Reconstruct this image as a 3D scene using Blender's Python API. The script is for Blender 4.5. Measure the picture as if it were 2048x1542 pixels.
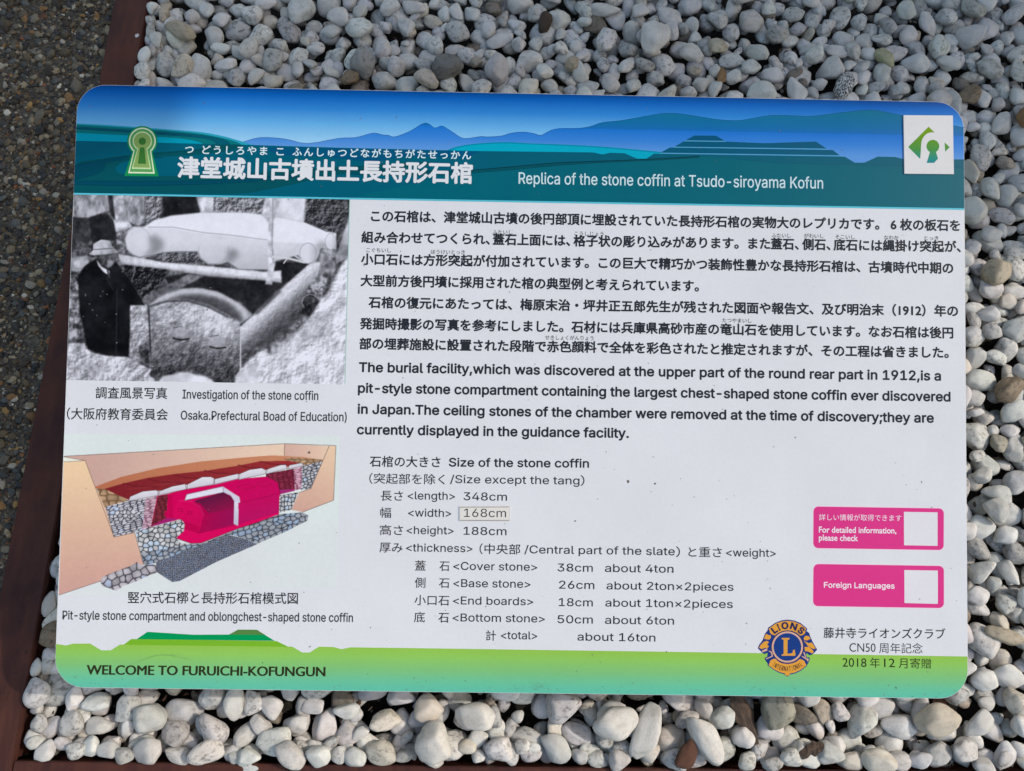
import bpy, bmesh, math, os
import numpy as np
from mathutils import Vector, Matrix, noise, geometry

R_ = math.radians
sc = bpy.context.scene
COL = sc.collection
for o in list(bpy.data.objects):
    bpy.data.objects.remove(o)

# ------------------------------------------------------------------ camera
cam = bpy.data.cameras.new('camera')
cam.sensor_fit = 'HORIZONTAL'
cam.sensor_width = 36.0
cam.lens = 1400.0 / 2048.0 * 36.0
cam.clip_start = 0.01
cam.clip_end = 200.0
cam_ob = bpy.data.objects.new('camera', cam)
COL.objects.link(cam_ob)
cam_ob.location = (-0.01273, 0.11629, 0.87378)
cam_ob.rotation_mode = 'XYZ'
cam_ob.rotation_euler = (0.25864, -0.01268, 0.01377)
sc.camera = cam_ob

# ------------------------------------------------------------------ light
SUN_EL, SUN_AZ = 42.0, 12.0          # elevation; azimuth measured from +X towards +Y
world = bpy.data.worlds.new('World')
sc.world = world
world.use_nodes = True
wn = world.node_tree
sky = wn.nodes.new('ShaderNodeTexSky')
sky.sky_type = 'NISHITA'
sky.sun_disc = False
sky.dust_density = 3.4
sky.air_density = 1.8
sky.sun_elevation = R_(SUN_EL)
sky.sun_rotation = R_(90.0 - SUN_AZ)
bg = wn.nodes['Background']
bg.inputs['Strength'].default_value = 0.15
wn.links.new(sky.outputs[0], bg.inputs['Color'])
sun = bpy.data.lights.new('sun', 'SUN')
sun.energy = 2.0
sun.angle = R_(0.8)
sun.color = (1.0, 0.93, 0.84)
sun_ob = bpy.data.objects.new('sun', sun)
COL.objects.link(sun_ob)
sd = Vector((math.cos(R_(SUN_EL)) * math.cos(R_(SUN_AZ)), math.cos(R_(SUN_EL)) * math.sin(R_(SUN_AZ)), math.sin(R_(SUN_EL))))
sun_ob.rotation_euler = sd.to_track_quat('Z', 'Y').to_euler()
sun_ob.location = sd * 5
sc.view_settings.view_transform = 'Standard'
sc.view_settings.look = 'None'
sc.view_settings.gamma = 1.0
sc.view_settings.use_curve_mapping = False
sc.view_settings.exposure = 0.18
PRINT_GAIN = 0.89

# ------------------------------------------------------------------ helpers
def lin(c):
    return tuple(((v / 255.0) / 12.92 if v <= 10.3 else (((v / 255.0) + 0.055) / 1.055) ** 2.4) for v in c)

def ink(c):
    return tuple(min(0.86, v * PRINT_GAIN) for v in lin(c))

def link(o, parent=None):
    COL.objects.link(o)
    if parent is not None:
        o.parent = parent
    return o

def mesh_ob(name, verts, faces, mat=None, parent=None, smooth=False):
    me = bpy.data.meshes.new(name)
    me.from_pydata([tuple(v) for v in verts], [], [tuple(f) for f in faces])
    if smooth:
        me.polygons.foreach_set('use_smooth', [True] * len(me.polygons))
    if mat:
        me.materials.append(mat)
    me.update()
    return link(bpy.data.objects.new(name, me), parent)

def np_mesh(name, V, F, mat=None, parent=None, smooth=False, col=None):
    """V (n,3), F (m,k) equal-size faces, optional per-vertex colour (n,3) linear."""
    me = bpy.data.meshes.new(name)
    V = np.asarray(V, np.float32)
    F = np.asarray(F, np.int32)
    k = F.shape[1]
    me.vertices.add(len(V))
    me.vertices.foreach_set('co', V.ravel())
    me.loops.add(F.size)
    me.loops.foreach_set('vertex_index', F.ravel())
    me.polygons.add(len(F))
    me.polygons.foreach_set('loop_start', np.arange(0, F.size, k, dtype=np.int32))
    me.update(calc_edges=True)
    if smooth:
        me.polygons.foreach_set('use_smooth', np.ones(len(F), bool))
    if col is not None:
        at = me.attributes.new('tint', 'FLOAT_COLOR', 'POINT')
        c4 = np.ones((len(V), 4), np.float32)
        c4[:, :3] = col
        at.data.foreach_set('color', c4.ravel())
    if mat:
        me.materials.append(mat)
    me.validate()
    return link(bpy.data.objects.new(name, me), parent)

def empty(name, loc=(0, 0, 0)):
    o = bpy.data.objects.new(name, None)
    o.empty_display_size = 0.05
    o.location = loc
    return link(o)

def tag(o, label=None, cat=None, group=None, kind=None):
    if label: o['label'] = label
    if cat: o['category'] = cat
    if group: o['group'] = group
    if kind: o['kind'] = kind
    return o

class NT:
    def __init__(s, name):
        s.m = bpy.data.materials.new(name)
        s.m.use_nodes = True
        s.t = s.m.node_tree
        s.p = s.t.nodes['Principled BSDF']
    def n(s, typ, **kw):
        nd = s.t.nodes.new(typ)
        for k, v in kw.items():
            if k.startswith('i_'):
                nd.inputs[k[2:].replace('_', ' ')].default_value = v
            else:
                setattr(nd, k, v)
        return nd
    def l(s, a, b):
        s.t.links.new(a, b)
    def ramp(s, fac, stops, interp='LINEAR'):
        r = s.n('ShaderNodeValToRGB')
        r.color_ramp.interpolation = interp
        e = r.color_ramp.elements
        while len(e) > 1:
            e.remove(e[-1])
        for i, (p, c) in enumerate(stops):
            el = e[0] if i == 0 else e.new(p)
            el.position = p
            el.color = (*c, 1) if len(c) == 3 else c
        s.l(fac, r.inputs[0])
        return r.outputs[0]
    def mix(s, fac, a, b, typ='MIX'):
        m = s.n('ShaderNodeMix', data_type='RGBA', blend_type=typ)
        for sock, v in ((m.inputs[0], fac), (m.inputs[6], a), (m.inputs[7], b)):
            if isinstance(v, (float, int)):
                sock.default_value = v
            elif isinstance(v, tuple):
                sock.default_value = (*v, 1) if len(v) == 3 else v
            else:
                s.l(v, sock)
        return m.outputs[2]
    def noise(s, vec, scale, detail=4, rough=0.55):
        nz = s.n('ShaderNodeTexNoise')
        nz.inputs['Scale'].default_value = scale
        nz.inputs['Detail'].default_value = detail
        nz.inputs['Roughness'].default_value = rough
        if vec is not None:
            s.l(vec, nz.inputs['Vector'])
        return nz.outputs[0]
    def bump(s, h, strength=0.3, dist=0.001):
        b = s.n('ShaderNodeBump')
        b.inputs['Strength'].default_value = strength
        b.inputs['Distance'].default_value = dist
        s.l(h, b.inputs['Height'])
        s.l(b.outputs[0], s.p.inputs['Normal'])

# ------------------------------------------------------------------ materials
def stone_material(name, source):
    """Rounded marble pebble; its own tint comes from the object colour or from a vertex colour."""
    k = NT(name)
    tc = k.n('ShaderNodeTexCoord')
    if source == 'object':
        oi = k.n('ShaderNodeObjectInfo')
        tint = oi.outputs['Color']
        alpha = oi.outputs['Alpha']
        add = k.n('ShaderNodeVectorMath', operation='MULTIPLY_ADD')
        k.l(oi.outputs['Location'], add.inputs[0])
        add.inputs[1].default_value = (37.0, 53.0, 11.0)
        k.l(tc.outputs['Object'], add.inputs[2])
        vec = add.outputs[0]
        sc1 = 1.0
    else:
        at = k.n('ShaderNodeAttribute', attribute_name='tint')
        tint = at.outputs['Color']
        alpha = at.outputs['Alpha']
        vec = tc.outputs['Object']
        sc1 = 55.0
    big = k.noise(vec, 0.9 * sc1, 3)
    med = k.noise(vec, 2.6 * sc1, 6, 0.68)
    fine = k.noise(vec, 15.0 * sc1, 5, 0.75)
    c = k.mix(k.ramp(big, [(0.38, (0, 0, 0)), (0.72, (1, 1, 1))]), tint, (0.80, 0.79, 0.77), 'MULTIPLY')
    veins = k.ramp(med, [(0.50, (0, 0, 0)), (0.64, (1, 1, 1))])
    vm = k.n('ShaderNodeMath', operation='MULTIPLY')
    k.l(veins, vm.inputs[0]); k.l(alpha, vm.inputs[1])
    c = k.mix(vm.outputs[0], c, (0.40, 0.39, 0.38), 'MULTIPLY')
    spk = k.ramp(fine, [(0.52, (0, 0, 0)), (0.70, (1, 1, 1))])
    sm = k.n('ShaderNodeMath', operation='MULTIPLY')
    k.l(spk, sm.inputs[0]); sm.inputs[1].default_value = 0.55
    c = k.mix(sm.outputs[0], c, (0.42, 0.40, 0.38), 'MULTIPLY')
    k.l(c, k.p.inputs['Base Color'])
    rr = k.ramp(fine, [(0.3, (0.30,) * 3), (0.62, (0.62,) * 3)])
    k.l(rr, k.p.inputs['Roughness'])
    k.p.inputs['Specular IOR Level'].default_value = 0.4
    mixh = k.mix(0.55, med, fine)
    k.bump(mixh, 0.7, 0.0016)
    return k.m

M_PEB = stone_material('pebble_marble', 'object')
M_PEB_STUFF = stone_material('pebble_marble_loose', 'attr')

def granite_material():
    k = NT('speckled_granite')
    tc = k.n('ShaderNodeTexCoord')
    f = k.noise(tc.outputs['Object'], 7.0, 3, 0.6)
    c = k.ramp(f, [(0.44, (0.02, 0.02, 0.025)), (0.5, (0.2, 0.2, 0.2)), (0.55, (0.6, 0.6, 0.6))])
    k.l(c, k.p.inputs['Base Color'])
    k.p.inputs['Roughness'].default_value = 0.6
    k.bump(f, 0.3, 0.001)
    return k.m
M_GRANITE = granite_material()

def bark_material(name, a, b):
    k = NT(name)
    tc = k.n('ShaderNodeTexCoord')
    mp = k.n('ShaderNodeMapping')
    mp.inputs['Scale'].default_value = (60, 300, 120)
    k.l(tc.outputs['Object'], mp.inputs[0])
    f = k.noise(mp.outputs[0], 1.0, 6, 0.7)
    k.l(k.ramp(f, [(0.3, a), (0.7, b)]), k.p.inputs['Base Color'])
    k.p.inputs['Roughness'].default_value = 0.85
    k.bump(f, 0.8, 0.002)
    return k.m
M_BARK = bark_material('bark', (0.02, 0.016, 0.013), (0.12, 0.075, 0.05))
M_RUSTCHIP = bark_material('rusty_chip', (0.045, 0.02, 0.012), (0.2, 0.085, 0.05))

def soil_material():
    k = NT('dark_soil')
    tc = k.n('ShaderNodeTexCoord')
    f = k.noise(tc.outputs['Object'], 90.0, 6, 0.7)
    k.l(k.ramp(f, [(0.35, (0.008, 0.007, 0.006)), (0.6, (0.03, 0.024, 0.019)), (0.75, (0.07, 0.05, 0.038))]), k.p.inputs['Base Color'])
    k.p.inputs['Roughness'].default_value = 0.95
    k.bump(f, 0.9, 0.006)
    return k.m
M_SOIL = soil_material()

def steel_material():
    k = NT('brown_weathered_steel')
    tc = k.n('ShaderNodeTexCoord')
    v = tc.outputs['Object']
    mp = k.n('ShaderNodeMapping')
    mp.inputs['Scale'].default_value = (1.0, 0.16, 1.0)
    k.l(v, mp.inputs[0])
    streak = k.noise(mp.outputs[0], 60.0, 5, 0.6)
    blot = k.noise(v, 14.0, 5, 0.6)
    pit = k.noise(v, 160.0, 3, 0.6)
    c = k.ramp(blot, [(0.3, (0.034, 0.015, 0.014)), (0.5, (0.055, 0.021, 0.018)), (0.72, (0.088, 0.030, 0.019))])
    c = k.mix(k.ramp(streak, [(0.42, (0, 0, 0)), (0.75, (0.55, 0.55, 0.55))]), c, (0.120, 0.045, 0.026))
    c = k.mix(k.ramp(pit, [(0.66, (0, 0, 0)), (0.72, (0.8, 0.8, 0.8))]), c, (0.02, 0.015, 0.014))
    k.l(c, k.p.inputs['Base Color'])
    k.l(k.ramp(blot, [(0.3, (0.38,) * 3), (0.7, (0.6,) * 3)]), k.p.inputs['Roughness'])
    k.p.inputs['Specular IOR Level'].default_value = 0.16
    k.bump(k.mix(0.5, pit, streak), 0.25, 0.0006)
    return k.m
M_STEEL = steel_material()

def mortar_material():
    k = NT('pavement_mortar')
    tc = k.n('ShaderNodeTexCoord')
    v = tc.outputs['Object']
    f = k.noise(v, 260.0, 5, 0.75)
    g = k.noise(v, 25.0, 4, 0.6)
    c = k.ramp(f, [(0.3, (0.018, 0.016, 0.014)), (0.52, (0.085, 0.07, 0.053)), (0.75, (0.19, 0.165, 0.13))])
    c = k.mix(k.ramp(g, [(0.35, (0, 0, 0)), (0.7, (0.6, 0.6, 0.6))]), c, (0.5, 0.48, 0.44), 'MULTIPLY')
    k.l(c, k.p.inputs['Base Color'])
    k.p.inputs['Roughness'].default_value = 0.9
    k.bump(f, 0.9, 0.003)
    return k.m
M_MORTAR = mortar_material()

def tint_material(name, rough=0.6, spec=0.4, grain=0.0, gscale=400.0, bump=0.0):
    k = NT(name)
    at = k.n('ShaderNodeAttribute', attribute_name='tint')
    c = at.outputs['Color']
    if grain:
        tc = k.n('ShaderNodeTexCoord')
        f = k.noise(tc.outputs['Object'], gscale, 4, 0.65)
        c = k.mix(1.0, c, k.ramp(f, [(0.3, (1 - grain,) * 3), (0.7, (1.0,) * 3)]), 'MULTIPLY')
        if bump:
            k.bump(f, bump, 0.001)
    k.l(c, k.p.inputs['Base Color'])
    k.p.inputs['Roughness'].default_value = rough
    k.p.inputs['Specular IOR Level'].default_value = spec
    return k.m
M_AGG = tint_material('aggregate_stone', 0.6, 0.35, 0.45, 500.0, 0.4)

PRINT_ROUGH, PRINT_SPEC = 0.34, 0.07
def print_base(k, c):
    tc = k.n('ShaderNodeTexCoord')
    f = k.noise(tc.outputs['Object'], 9.0, 5, 0.6)
    g = k.noise(tc.outputs['Object'], 320.0, 2, 0.5)
    c = k.mix(1.0, c, k.ramp(f, [(0.35, (0.955, 0.95, 0.955)), (0.65, (1, 1, 1))]), 'MULTIPLY')
    c = k.mix(1.0, c, k.ramp(g, [(0.3, (0.97,) * 3), (0.7, (1,) * 3)]), 'MULTIPLY')
    k.l(c, k.p.inputs['Base Color'])
    k.l(k.ramp(f, [(0.3, (PRINT_ROUGH - 0.05,) * 3), (0.7, (PRINT_ROUGH + 0.1,) * 3)]), k.p.inputs['Roughness'])
    k.p.inputs['Specular IOR Level'].default_value = PRINT_SPEC

_pm = {}
def flat_print(c):
    """one printed ink colour (given as it looks on paper, 0-255)"""
    if c not in _pm:
        k = NT('print_%d_%d_%d' % c)
        v = k.n('ShaderNodeRGB')
        v.outputs[0].default_value = (*ink(c), 1)
        print_base(k, v.outputs[0])
        _pm[c] = k.m
    return _pm[c]

def ramp_print(name, stops):
    """printed ink gradient running down the sheet: stops are (height on board in m, colour)"""
    k = NT(name)
    tc = k.n('ShaderNodeTexCoord')
    sx = k.n('ShaderNodeSeparateXYZ')
    k.l(tc.outputs['Object'], sx.inputs[0])
    lo, hi = min(s[0] for s in stops), max(s[0] for s in stops)
    mr = k.n('ShaderNodeMapRange')
    mr.inputs['From Min'].default_value = lo
    mr.inputs['From Max'].default_value = hi
    k.l(sx.outputs[1], mr.inputs[0])
    c = k.ramp(mr.outputs[0], sorted([((s[0] - lo) / (hi - lo), ink(s[1])) for s in stops]))
    print_base(k, c)
    return k.m

def raster_print():
    k = NT('print_halftone')
    at = k.n('ShaderNodeAttribute', attribute_name='tint')
    print_base(k, at.outputs['Color'])
    return k.m
M_RASTER = raster_print()

def plain(name, c, rough=0.5, metal=0.0):
    k = NT(name)
    tc = k.n('ShaderNodeTexCoord')
    f = k.noise(tc.outputs['Object'], 30.0, 4)
    k.l(k.ramp(f, [(0.3, tuple(v * 0.85 for v in c)), (0.7, c)]), k.p.inputs['Base Color'])
    k.p.inputs['Roughness'].default_value = rough
    k.p.inputs['Metallic'].default_value = metal
    return k.m
M_EDGE = plain('board_core_white', (0.72, 0.72, 0.70), 0.45)
M_POST = plain('galvanised_post', (0.35, 0.35, 0.35), 0.5, 0.6)
M_COFFIN = plain('grey_tuff_stone', (0.30, 0.28, 0.25), 0.9)

# ------------------------------------------------------------------ ground, pavement
EDGE_X = -0.5465      # inner edge of the left steel bar
EDGE_Y = -0.0932      # inner edge of the front steel bar
BAR_W = 0.0485
BAR_TOP = 0.020
g = mesh_ob('ground', [(-60, -60, -0.05), (60, -60, -0.05), (60, 60, -0.05), (-60, 60, -0.05)], [(0, 1, 2, 3)], M_SOIL)
tag(g, kind='structure')
def box(name, x0, x1, y0, y1, z0, z1, mat, parent=None, bevel=0.0):
    bm = bmesh.new()
    bmesh.ops.create_cube(bm, size=1.0)
    for v in bm.verts:
        v.co = Vector((x0 + (v.co.x + .5) * (x1 - x0), y0 + (v.co.y + .5) * (y1 - y0), z0 + (v.co.z + .5) * (z1 - z0)))
    if bevel:
        bmesh.ops.bevel(bm, geom=bm.edges[:], offset=bevel, segments=2, affect='EDGES')
    me = bpy.data.meshes.new(name)
    bm.to_mesh(me); bm.free()
    me.materials.append(mat)
    return link(bpy.data.objects.new(name, me), parent)

pv = box('pavement', -3.0, EDGE_X - BAR_W - 0.0005, -1.6, 3.0, -0.045, 0.009, M_MORTAR)
tag(pv, kind='structure')
pv2 = box('pavement', EDGE_X - BAR_W, 2.6, -1.6, EDGE_Y - BAR_W - 0.0005, -0.045, 0.009, M_MORTAR)
tag(pv2, kind='structure')

def aggregate():
    rng = np.random.default_rng(11)
    ico = bmesh.new(); bmesh.ops.create_icosphere(ico, subdivisions=1, radius=1.0)
    b1 = np.array([v.co for v in ico.verts]); f1 = np.array([[v.index for v in f.verts] for f in ico.faces]); ico.free()
    ico = bmesh.new(); bmesh.ops.create_icosphere(ico, subdivisions=2, radius=1.0)
    b2 = np.array([v.co for v in ico.verts]); f2 = np.array([[v.index for v in f.verts] for f in ico.faces]); ico.free()
    pal = np.array([lin(c) for c in [(112, 102, 88), (150, 140, 122), (70, 70, 74), (48, 50, 56), (140, 108, 72), (128, 84, 58),
                                     (176, 172, 165), (96, 84, 66), (88, 92, 96), (60, 52, 46), (160, 130, 84), (120, 116, 108), (200, 200, 196)]])
    w = np.array([16, 13, 11, 9, 5.5, 3.5, 6, 13, 9, 11, 3, 13, 1.5]); w = w / w.sum()
    V, F, Cc = [], [], []
    nv = 0
    xmin, xmax, ymin, ymax = -1.0, EDGE_X - BAR_W - 0.002, -0.14, 1.12
    A = (xmax - xmin) * (ymax - ymin)
    for base, faces, n, r0, r1, zz in ((b1, f1, int(A / 0.0042 ** 2), 0.0014, 0.0030, 0.0092), (b2, f2, int(A / 0.0100 ** 2), 0.0028, 0.0060, 0.0098),
                                       (b2, f2, int(A / 0.034 ** 2), 0.0055, 0.0088, 0.0100)):
        x = rng.uniform(xmin, xmax, n); y = rng.uniform(ymin, ymax, n)
        r = rng.uniform(r0, r1, n)
        sx = r * rng.uniform(.8, 1.25, n); sy = r * rng.uniform(.6, 1.0, n); sz = r * rng.uniform(.35, .7, n)
        an = rng.uniform(0, 6.28, n)
        jit = 1 + rng.uniform(-.22, .22, (n, len(base)))
        P = base[None] * jit[..., None]
        P = P * np.stack([sx, sy, sz], 1)[:, None, :]
        tx = rng.uniform(-.5, .5, n)
        Pz = P[..., 2] + P[..., 1] * tx[:, None]
        X = P[..., 0] * np.cos(an)[:, None] - P[..., 1] * np.sin(an)[:, None] + x[:, None]
        Y = P[..., 0] * np.sin(an)[:, None] + P[..., 1] * np.cos(an)[:, None] + y[:, None]
        X = np.minimum(X, xmax + 0.0015)
        Z = Pz + zz + rng.uniform(-.0012, .0006, n)[:, None]
        c = pal[rng.choice(len(pal), n, p=w)] * rng.uniform(.55, 1.2, (n, 1)) * np.array([1.06, 1.0, .88])
        V.append(np.stack([X, Y, Z], -1).reshape(-1, 3))
        F.append((faces[None] + (np.arange(n) * len(base))[:, None, None] + nv).reshape(-1, 3))
        Cc.append(np.repeat(c, len(base), 0))
        nv += n * len(base)
    o = np_mesh('pavement_aggregate', np.concatenate(V), np.concatenate(F), M_AGG, None, True, np.concatenate(Cc))
    tag(o, 'brown and grey washed aggregate stones set in the pavement beside the steel edging', 'aggregate', kind='stuff')
aggregate()

# steel edging: two flat bars welded at the corner
ed = empty('steel_edging', (EDGE_X - BAR_W / 2, EDGE_Y - BAR_W / 2, -0.05))
tag(ed, 'flat brown painted steel edging round the bed of white pebbles', 'edging')
def ed_part(name, ob):
    ob.parent = ed
    ob.matrix_parent_inverse = Matrix.Translation(ed.location).inverted()
    return ob
b = ed_part('bar', box('bar', EDGE_X - BAR_W, EDGE_X, EDGE_Y - BAR_W, 2.6, BAR_TOP - 0.009, BAR_TOP, M_STEEL, None, 0.0009))
b['label'] = 'steel bar running between pavement and pebbles, shaded by the board'
b = ed_part('bar', box('bar', EDGE_X + 0.0012, 2.6, EDGE_Y - BAR_W, EDGE_Y, BAR_TOP - 0.0095, BAR_TOP - 0.0006, M_STEEL, None, 0.0009))
ed_part('web_plate', box('web_plate', EDGE_X - 0.012, EDGE_X - 0.006, EDGE_Y, 2.6, -0.05, BAR_TOP - 0.008, M_STEEL))
ed_part('web_plate', box('web_plate', EDGE_X - 0.012, 2.6, EDGE_Y - 0.012, EDGE_Y - 0.006, -0.05, BAR_TOP - 0.0085, M_STEEL))
def blob(name, cx, cy, z, r, h, mat, seed, sx=1.0, sy=1.0, n=22):
    rg = np.random.default_rng(seed)
    vs = [(cx, cy, z + h)]
    for k in range(n):
        rr = r * rg.uniform(.6, 1.15); a = 2 * math.pi * k / n
        vs.append((cx + rr * sx * math.cos(a), cy + rr * sy * math.sin(a), z + 0.00012))
    return mesh_ob(name, vs, [(0, k + 1, (k + 1) % n + 1) for k in range(n)], mat)
M_DROP = plain('lime_white', (0.55, 0.56, 0.55), 0.9)
ed_part('white_spot', blob('white_spot', -0.553, 0.8553, BAR_TOP, 0.0035, 0.0004, M_DROP, 2))
ed_part('white_spot', blob('white_spot', -0.2868, -0.0985, BAR_TOP - .0006, 0.0075, 0.0012, M_DROP, 5, 1.2, .9))

# ------------------------------------------------------------------ the stone coffin replica that shades the back of the bed
def coffin():
    cx, y0, L, Wd = 2.72, 0.985, 3.48, 1.55
    ro = empty('stone_coffin', (cx, y0 + Wd / 2, -0.05))
    tag(ro, 'large grey chest shaped stone coffin with rope knobs behind the pebble bed', 'coffin')
    def put(o):
        o.parent = ro
        o.matrix_parent_inverse = Matrix.Translation(ro.location).inverted()
    put(box('base_slab', cx - L / 2 - .05, cx + L / 2 + .05, y0, y0 + Wd, -0.05, 0.42, M_COFFIN, None, 0.02))
    put(box('side_slab', cx - L / 2, cx + L / 2, y0 + 0.03, y0 + .27, 0.42, 1.40, M_COFFIN, None, 0.02))
    put(box('side_slab', cx - L / 2, cx + L / 2, y0 + Wd - .27, y0 + Wd - .03, 0.42, 1.40, M_COFFIN, None, 0.02))
    put(box('end_board', cx - L / 2 + .15, cx - L / 2 + .33, y0 + .271, y0 + Wd - .271, 0.42, 1.40, M_COFFIN, None, 0.01))
    put(box('end_board', cx + L / 2 - .33, cx + L / 2 - .15, y0 + .271, y0 + Wd - .271, 0.42, 1.40, M_COFFIN, None, 0.01))
    # arched lid: vertical sides then a low vault
    prof = [(0, 1.40), (0, LID_EDGE)]
    for k in range(1, 16):
        a = math.pi * k / 16
        prof.append((Wd / 2 - Wd / 2 * math.cos(a), LID_EDGE + 0.20 * math.sin(a) * 1.0))
    prof += [(Wd, LID_EDGE), (Wd, 1.40)]
    n = len(prof)
    vs = [(cx - L / 2 - .04, y0 + p[0], p[1]) for p in prof] + [(cx + L / 2 + .04, y0 + p[0], p[1]) for p in prof]
    fs = [tuple(range(n))[::-1], tuple(range(n, 2 * n))] + [(i, (i + 1) % n, n + (i + 1) % n, n + i) for i in range(n)]
    put(mesh_ob('lid', vs, fs, M_COFFIN))
    for kx in (KNOB_X, KNOB_X + 2.7):
        bm = bmesh.new()
        bmesh.ops.create_cone(bm, cap_ends=True, segments=28, radius1=.15, radius2=.16, depth=.30)
        bmesh.ops.rotate(bm, cent=(0, 0, 0), matrix=Matrix.Rotation(math.pi / 2, 3, 'X'), verts=bm.verts)
        bmesh.ops.translate(bm, vec=(kx, y0 + .015, KNOB_Z), verts=bm.verts)
        me = bpy.data.meshes.new('rope_knob'); bm.to_mesh(me); bm.free(); me.materials.append(M_COFFIN)
        put(link(bpy.data.objects.new('rope_knob', me)))
LID_EDGE, KNOB_X, KNOB_Z = 1.97, 1.03, 1.735  # first knob of the unseen coffin, positioned to cast shade on the banner's corner
coffin()

# ------------------------------------------------------------------ pebbles
rng = np.random.default_rng(4)
NVAR = 22
def pebble_verts(sub, seed):
    bm = bmesh.new()
    bmesh.ops.create_icosphere(bm, subdivisions=sub, radius=1.0)
    rg = np.random.default_rng(seed)
    off = Vector(rg.uniform(-50, 50, 3))
    planes = []
    for _ in range(rg.integers(5, 10)):
        d = Vector(rg.normal(size=3)).normalized()
        planes.append((d, rg.uniform(.62, .86)))
    ex = rg.uniform(.82, 1.05)
    taper = rg.uniform(-.30, .30); bend = rg.uniform(-.12, .12)
    out = []
    for v in bm.verts:
        p = v.co.normalized()
        p = Vector([math.copysign(abs(c) ** ex, c) for c in p]).normalized()
        r = 1.0 + 0.20 * noise.noise(p * 1.0 + off) + 0.07 * noise.noise(p * 2.4 + off) + 0.018 * noise.noise(p * 6 + off)
        for d, h in planes:                        # softly worn flat facets
            t = p.dot(d) * r
            if t > h:
                r -= (t - h) * 0.75
        q = p * r
        q.y *= 1 + taper * q.x
        q.z *= 1 + taper * .5 * q.x
        q.y += bend * (q.x * q.x - .4)
        out.append(q)
    V = np.array([tuple(v) for v in out])
    V -= (V.max(0) + V.min(0)) / 2
    V /= np.abs(V).max(0)
    V *= 1.03
    F = np.array([[v.index for v in f.verts] for f in bm.faces])
    bm.free()
    return V, F
PV_HI = [pebble_verts(4, 100 + i) for i in range(NVAR)]
PV_MID = [pebble_verts(3, 100 + i) for i in range(NVAR)]
PV_LO = [pebble_verts(2, 100 + i) for i in range(NVAR)]
PEB_MESH = []
for i, (V, F) in enumerate(PV_HI):
    o = np_mesh('pebble_shape', V, F, M_PEB, None, True)
    PEB_MESH.append(o.data)
    bpy.data.objects.remove(o)

BX0, BX1, BY0, BY1 = EDGE_X - 0.001, 1.02, EDGE_Y - 0.001, 0.985
CELL = 0.0022
HX, HY = int((BX1 - BX0) / CELL), int((BY1 - BY0) / CELL)
hmap = np.full((HX, HY), -0.030)
ids = np.full((HX, HY), -1, int)
pebs = []       # (x,y,z,R,ax,variant,kind)

def rotm(az, tilt_ax, tilt):
    return np.array(Matrix.Rotation(tilt, 3, Vector((math.cos(tilt_ax), math.sin(tilt_ax), 0))) @ Matrix.Rotation(az, 3, 'Z'))

def profile(Rm, ax):
    Mq = Rm @ np.diag(1 / np.asarray(ax) ** 2) @ Rm.T
    m = int(max(ax) / CELL) + 1
    gx, gy = np.meshgrid(np.arange(-m, m + 1) * CELL, np.arange(-m, m + 1) * CELL, indexing='ij')
    a = Mq[2, 2]; bq = Mq[0, 2] * gx + Mq[1, 2] * gy
    c = Mq[0, 0] * gx ** 2 + 2 * Mq[0, 1] * gx * gy + Mq[1, 1] * gy ** 2 - 1
    disc = bq ** 2 - a * c
    ok = disc > 0
    s = np.sqrt(np.where(ok, disc, 0))
    return m, ok, np.where(ok, (-bq - s) / a, 9), np.where(ok, (-bq + s) / a, -9)

def drop(ax, kind, pos=None, az=None, tilt=None, ncand=7, variant=None, sink=0.0035):
    az = rng.uniform(0, 6.283) if az is None else az
    tilt = abs(rng.normal(0, .30)) if tilt is None else tilt
    Rm = rotm(az, rng.uniform(0, 6.283), min(tilt, .9))
    m, ok, lo, hi = profile(Rm, ax)
    best = None
    ex, ey = float(np.sqrt(((Rm[0] * ax) ** 2).sum())), float(np.sqrt(((Rm[1] * ax) ** 2).sum()))
    for _ in range(1 if pos is not None else ncand):
        if pos is not None:
            x, y = max(pos[0], BX0 + ex), max(pos[1], BY0 + ey)
        else:
            x = rng.uniform(BX0 + ex + .001, BX1 - .02); y = rng.uniform(BY0 + ey + .001, BY1 - .012)
        i = int((x - BX0) / CELL); j = int((y - BY0) / CELL)
        i0, i1, j0, j1 = max(i - m, 0), min(i + m + 1, HX), max(j - m, 0), min(j + m + 1, HY)
        sl = np.s_[i0 - i + m:i1 - i + m, j0 - j + m:j1 - j + m]
        okk = ok[sl]
        if not okk.any():
            continue
        z = np.max(np.where(okk, hmap[i0:i1, j0:j1] - lo[sl], -9))
        if best is None or z < best[0]:
            best = (z, x, y, i0, i1, j0, j1, sl)
    if best is None:
        return
    z, x, y, i0, i1, j0, j1, sl = best
    z -= sink
    okk = ok[sl]
    t = z + hi[sl]
    hm = hmap[i0:i1, j0:j1]
    up = okk & (t > hm)
    hm[up] = t[up]
    ids[i0:i1, j0:j1][up] = len(pebs)
    pebs.append([x, y, z, Rm, np.array(ax), rng.integers(NVAR) if variant is None else variant, kind])

def rand_ax(scale=1.0):
    a = float(np.clip(rng.lognormal(math.log(.0134), .25), .0078, .0205)) * scale
    b = a * rng.uniform(.56, .92)
    c = b * rng.uniform(.55, .88)
    return (a, b, c)
def rand_kind():
    u = rng.random()
    return 0 if u < .85 else 1 if u < .955 else 2 if u < .972 else 3
NPEB = 5000
for n_ in range(NPEB):
    late = n_ / NPEB
    kd = rand_kind() if late > .25 or rng.random() < .85 else 2
    drop(rand_ax((1.0 if late < .8 else .92) * (.86 if kd >= 2 else 1.0)), kd, ncand=5 if late < .5 else 14)
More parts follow.
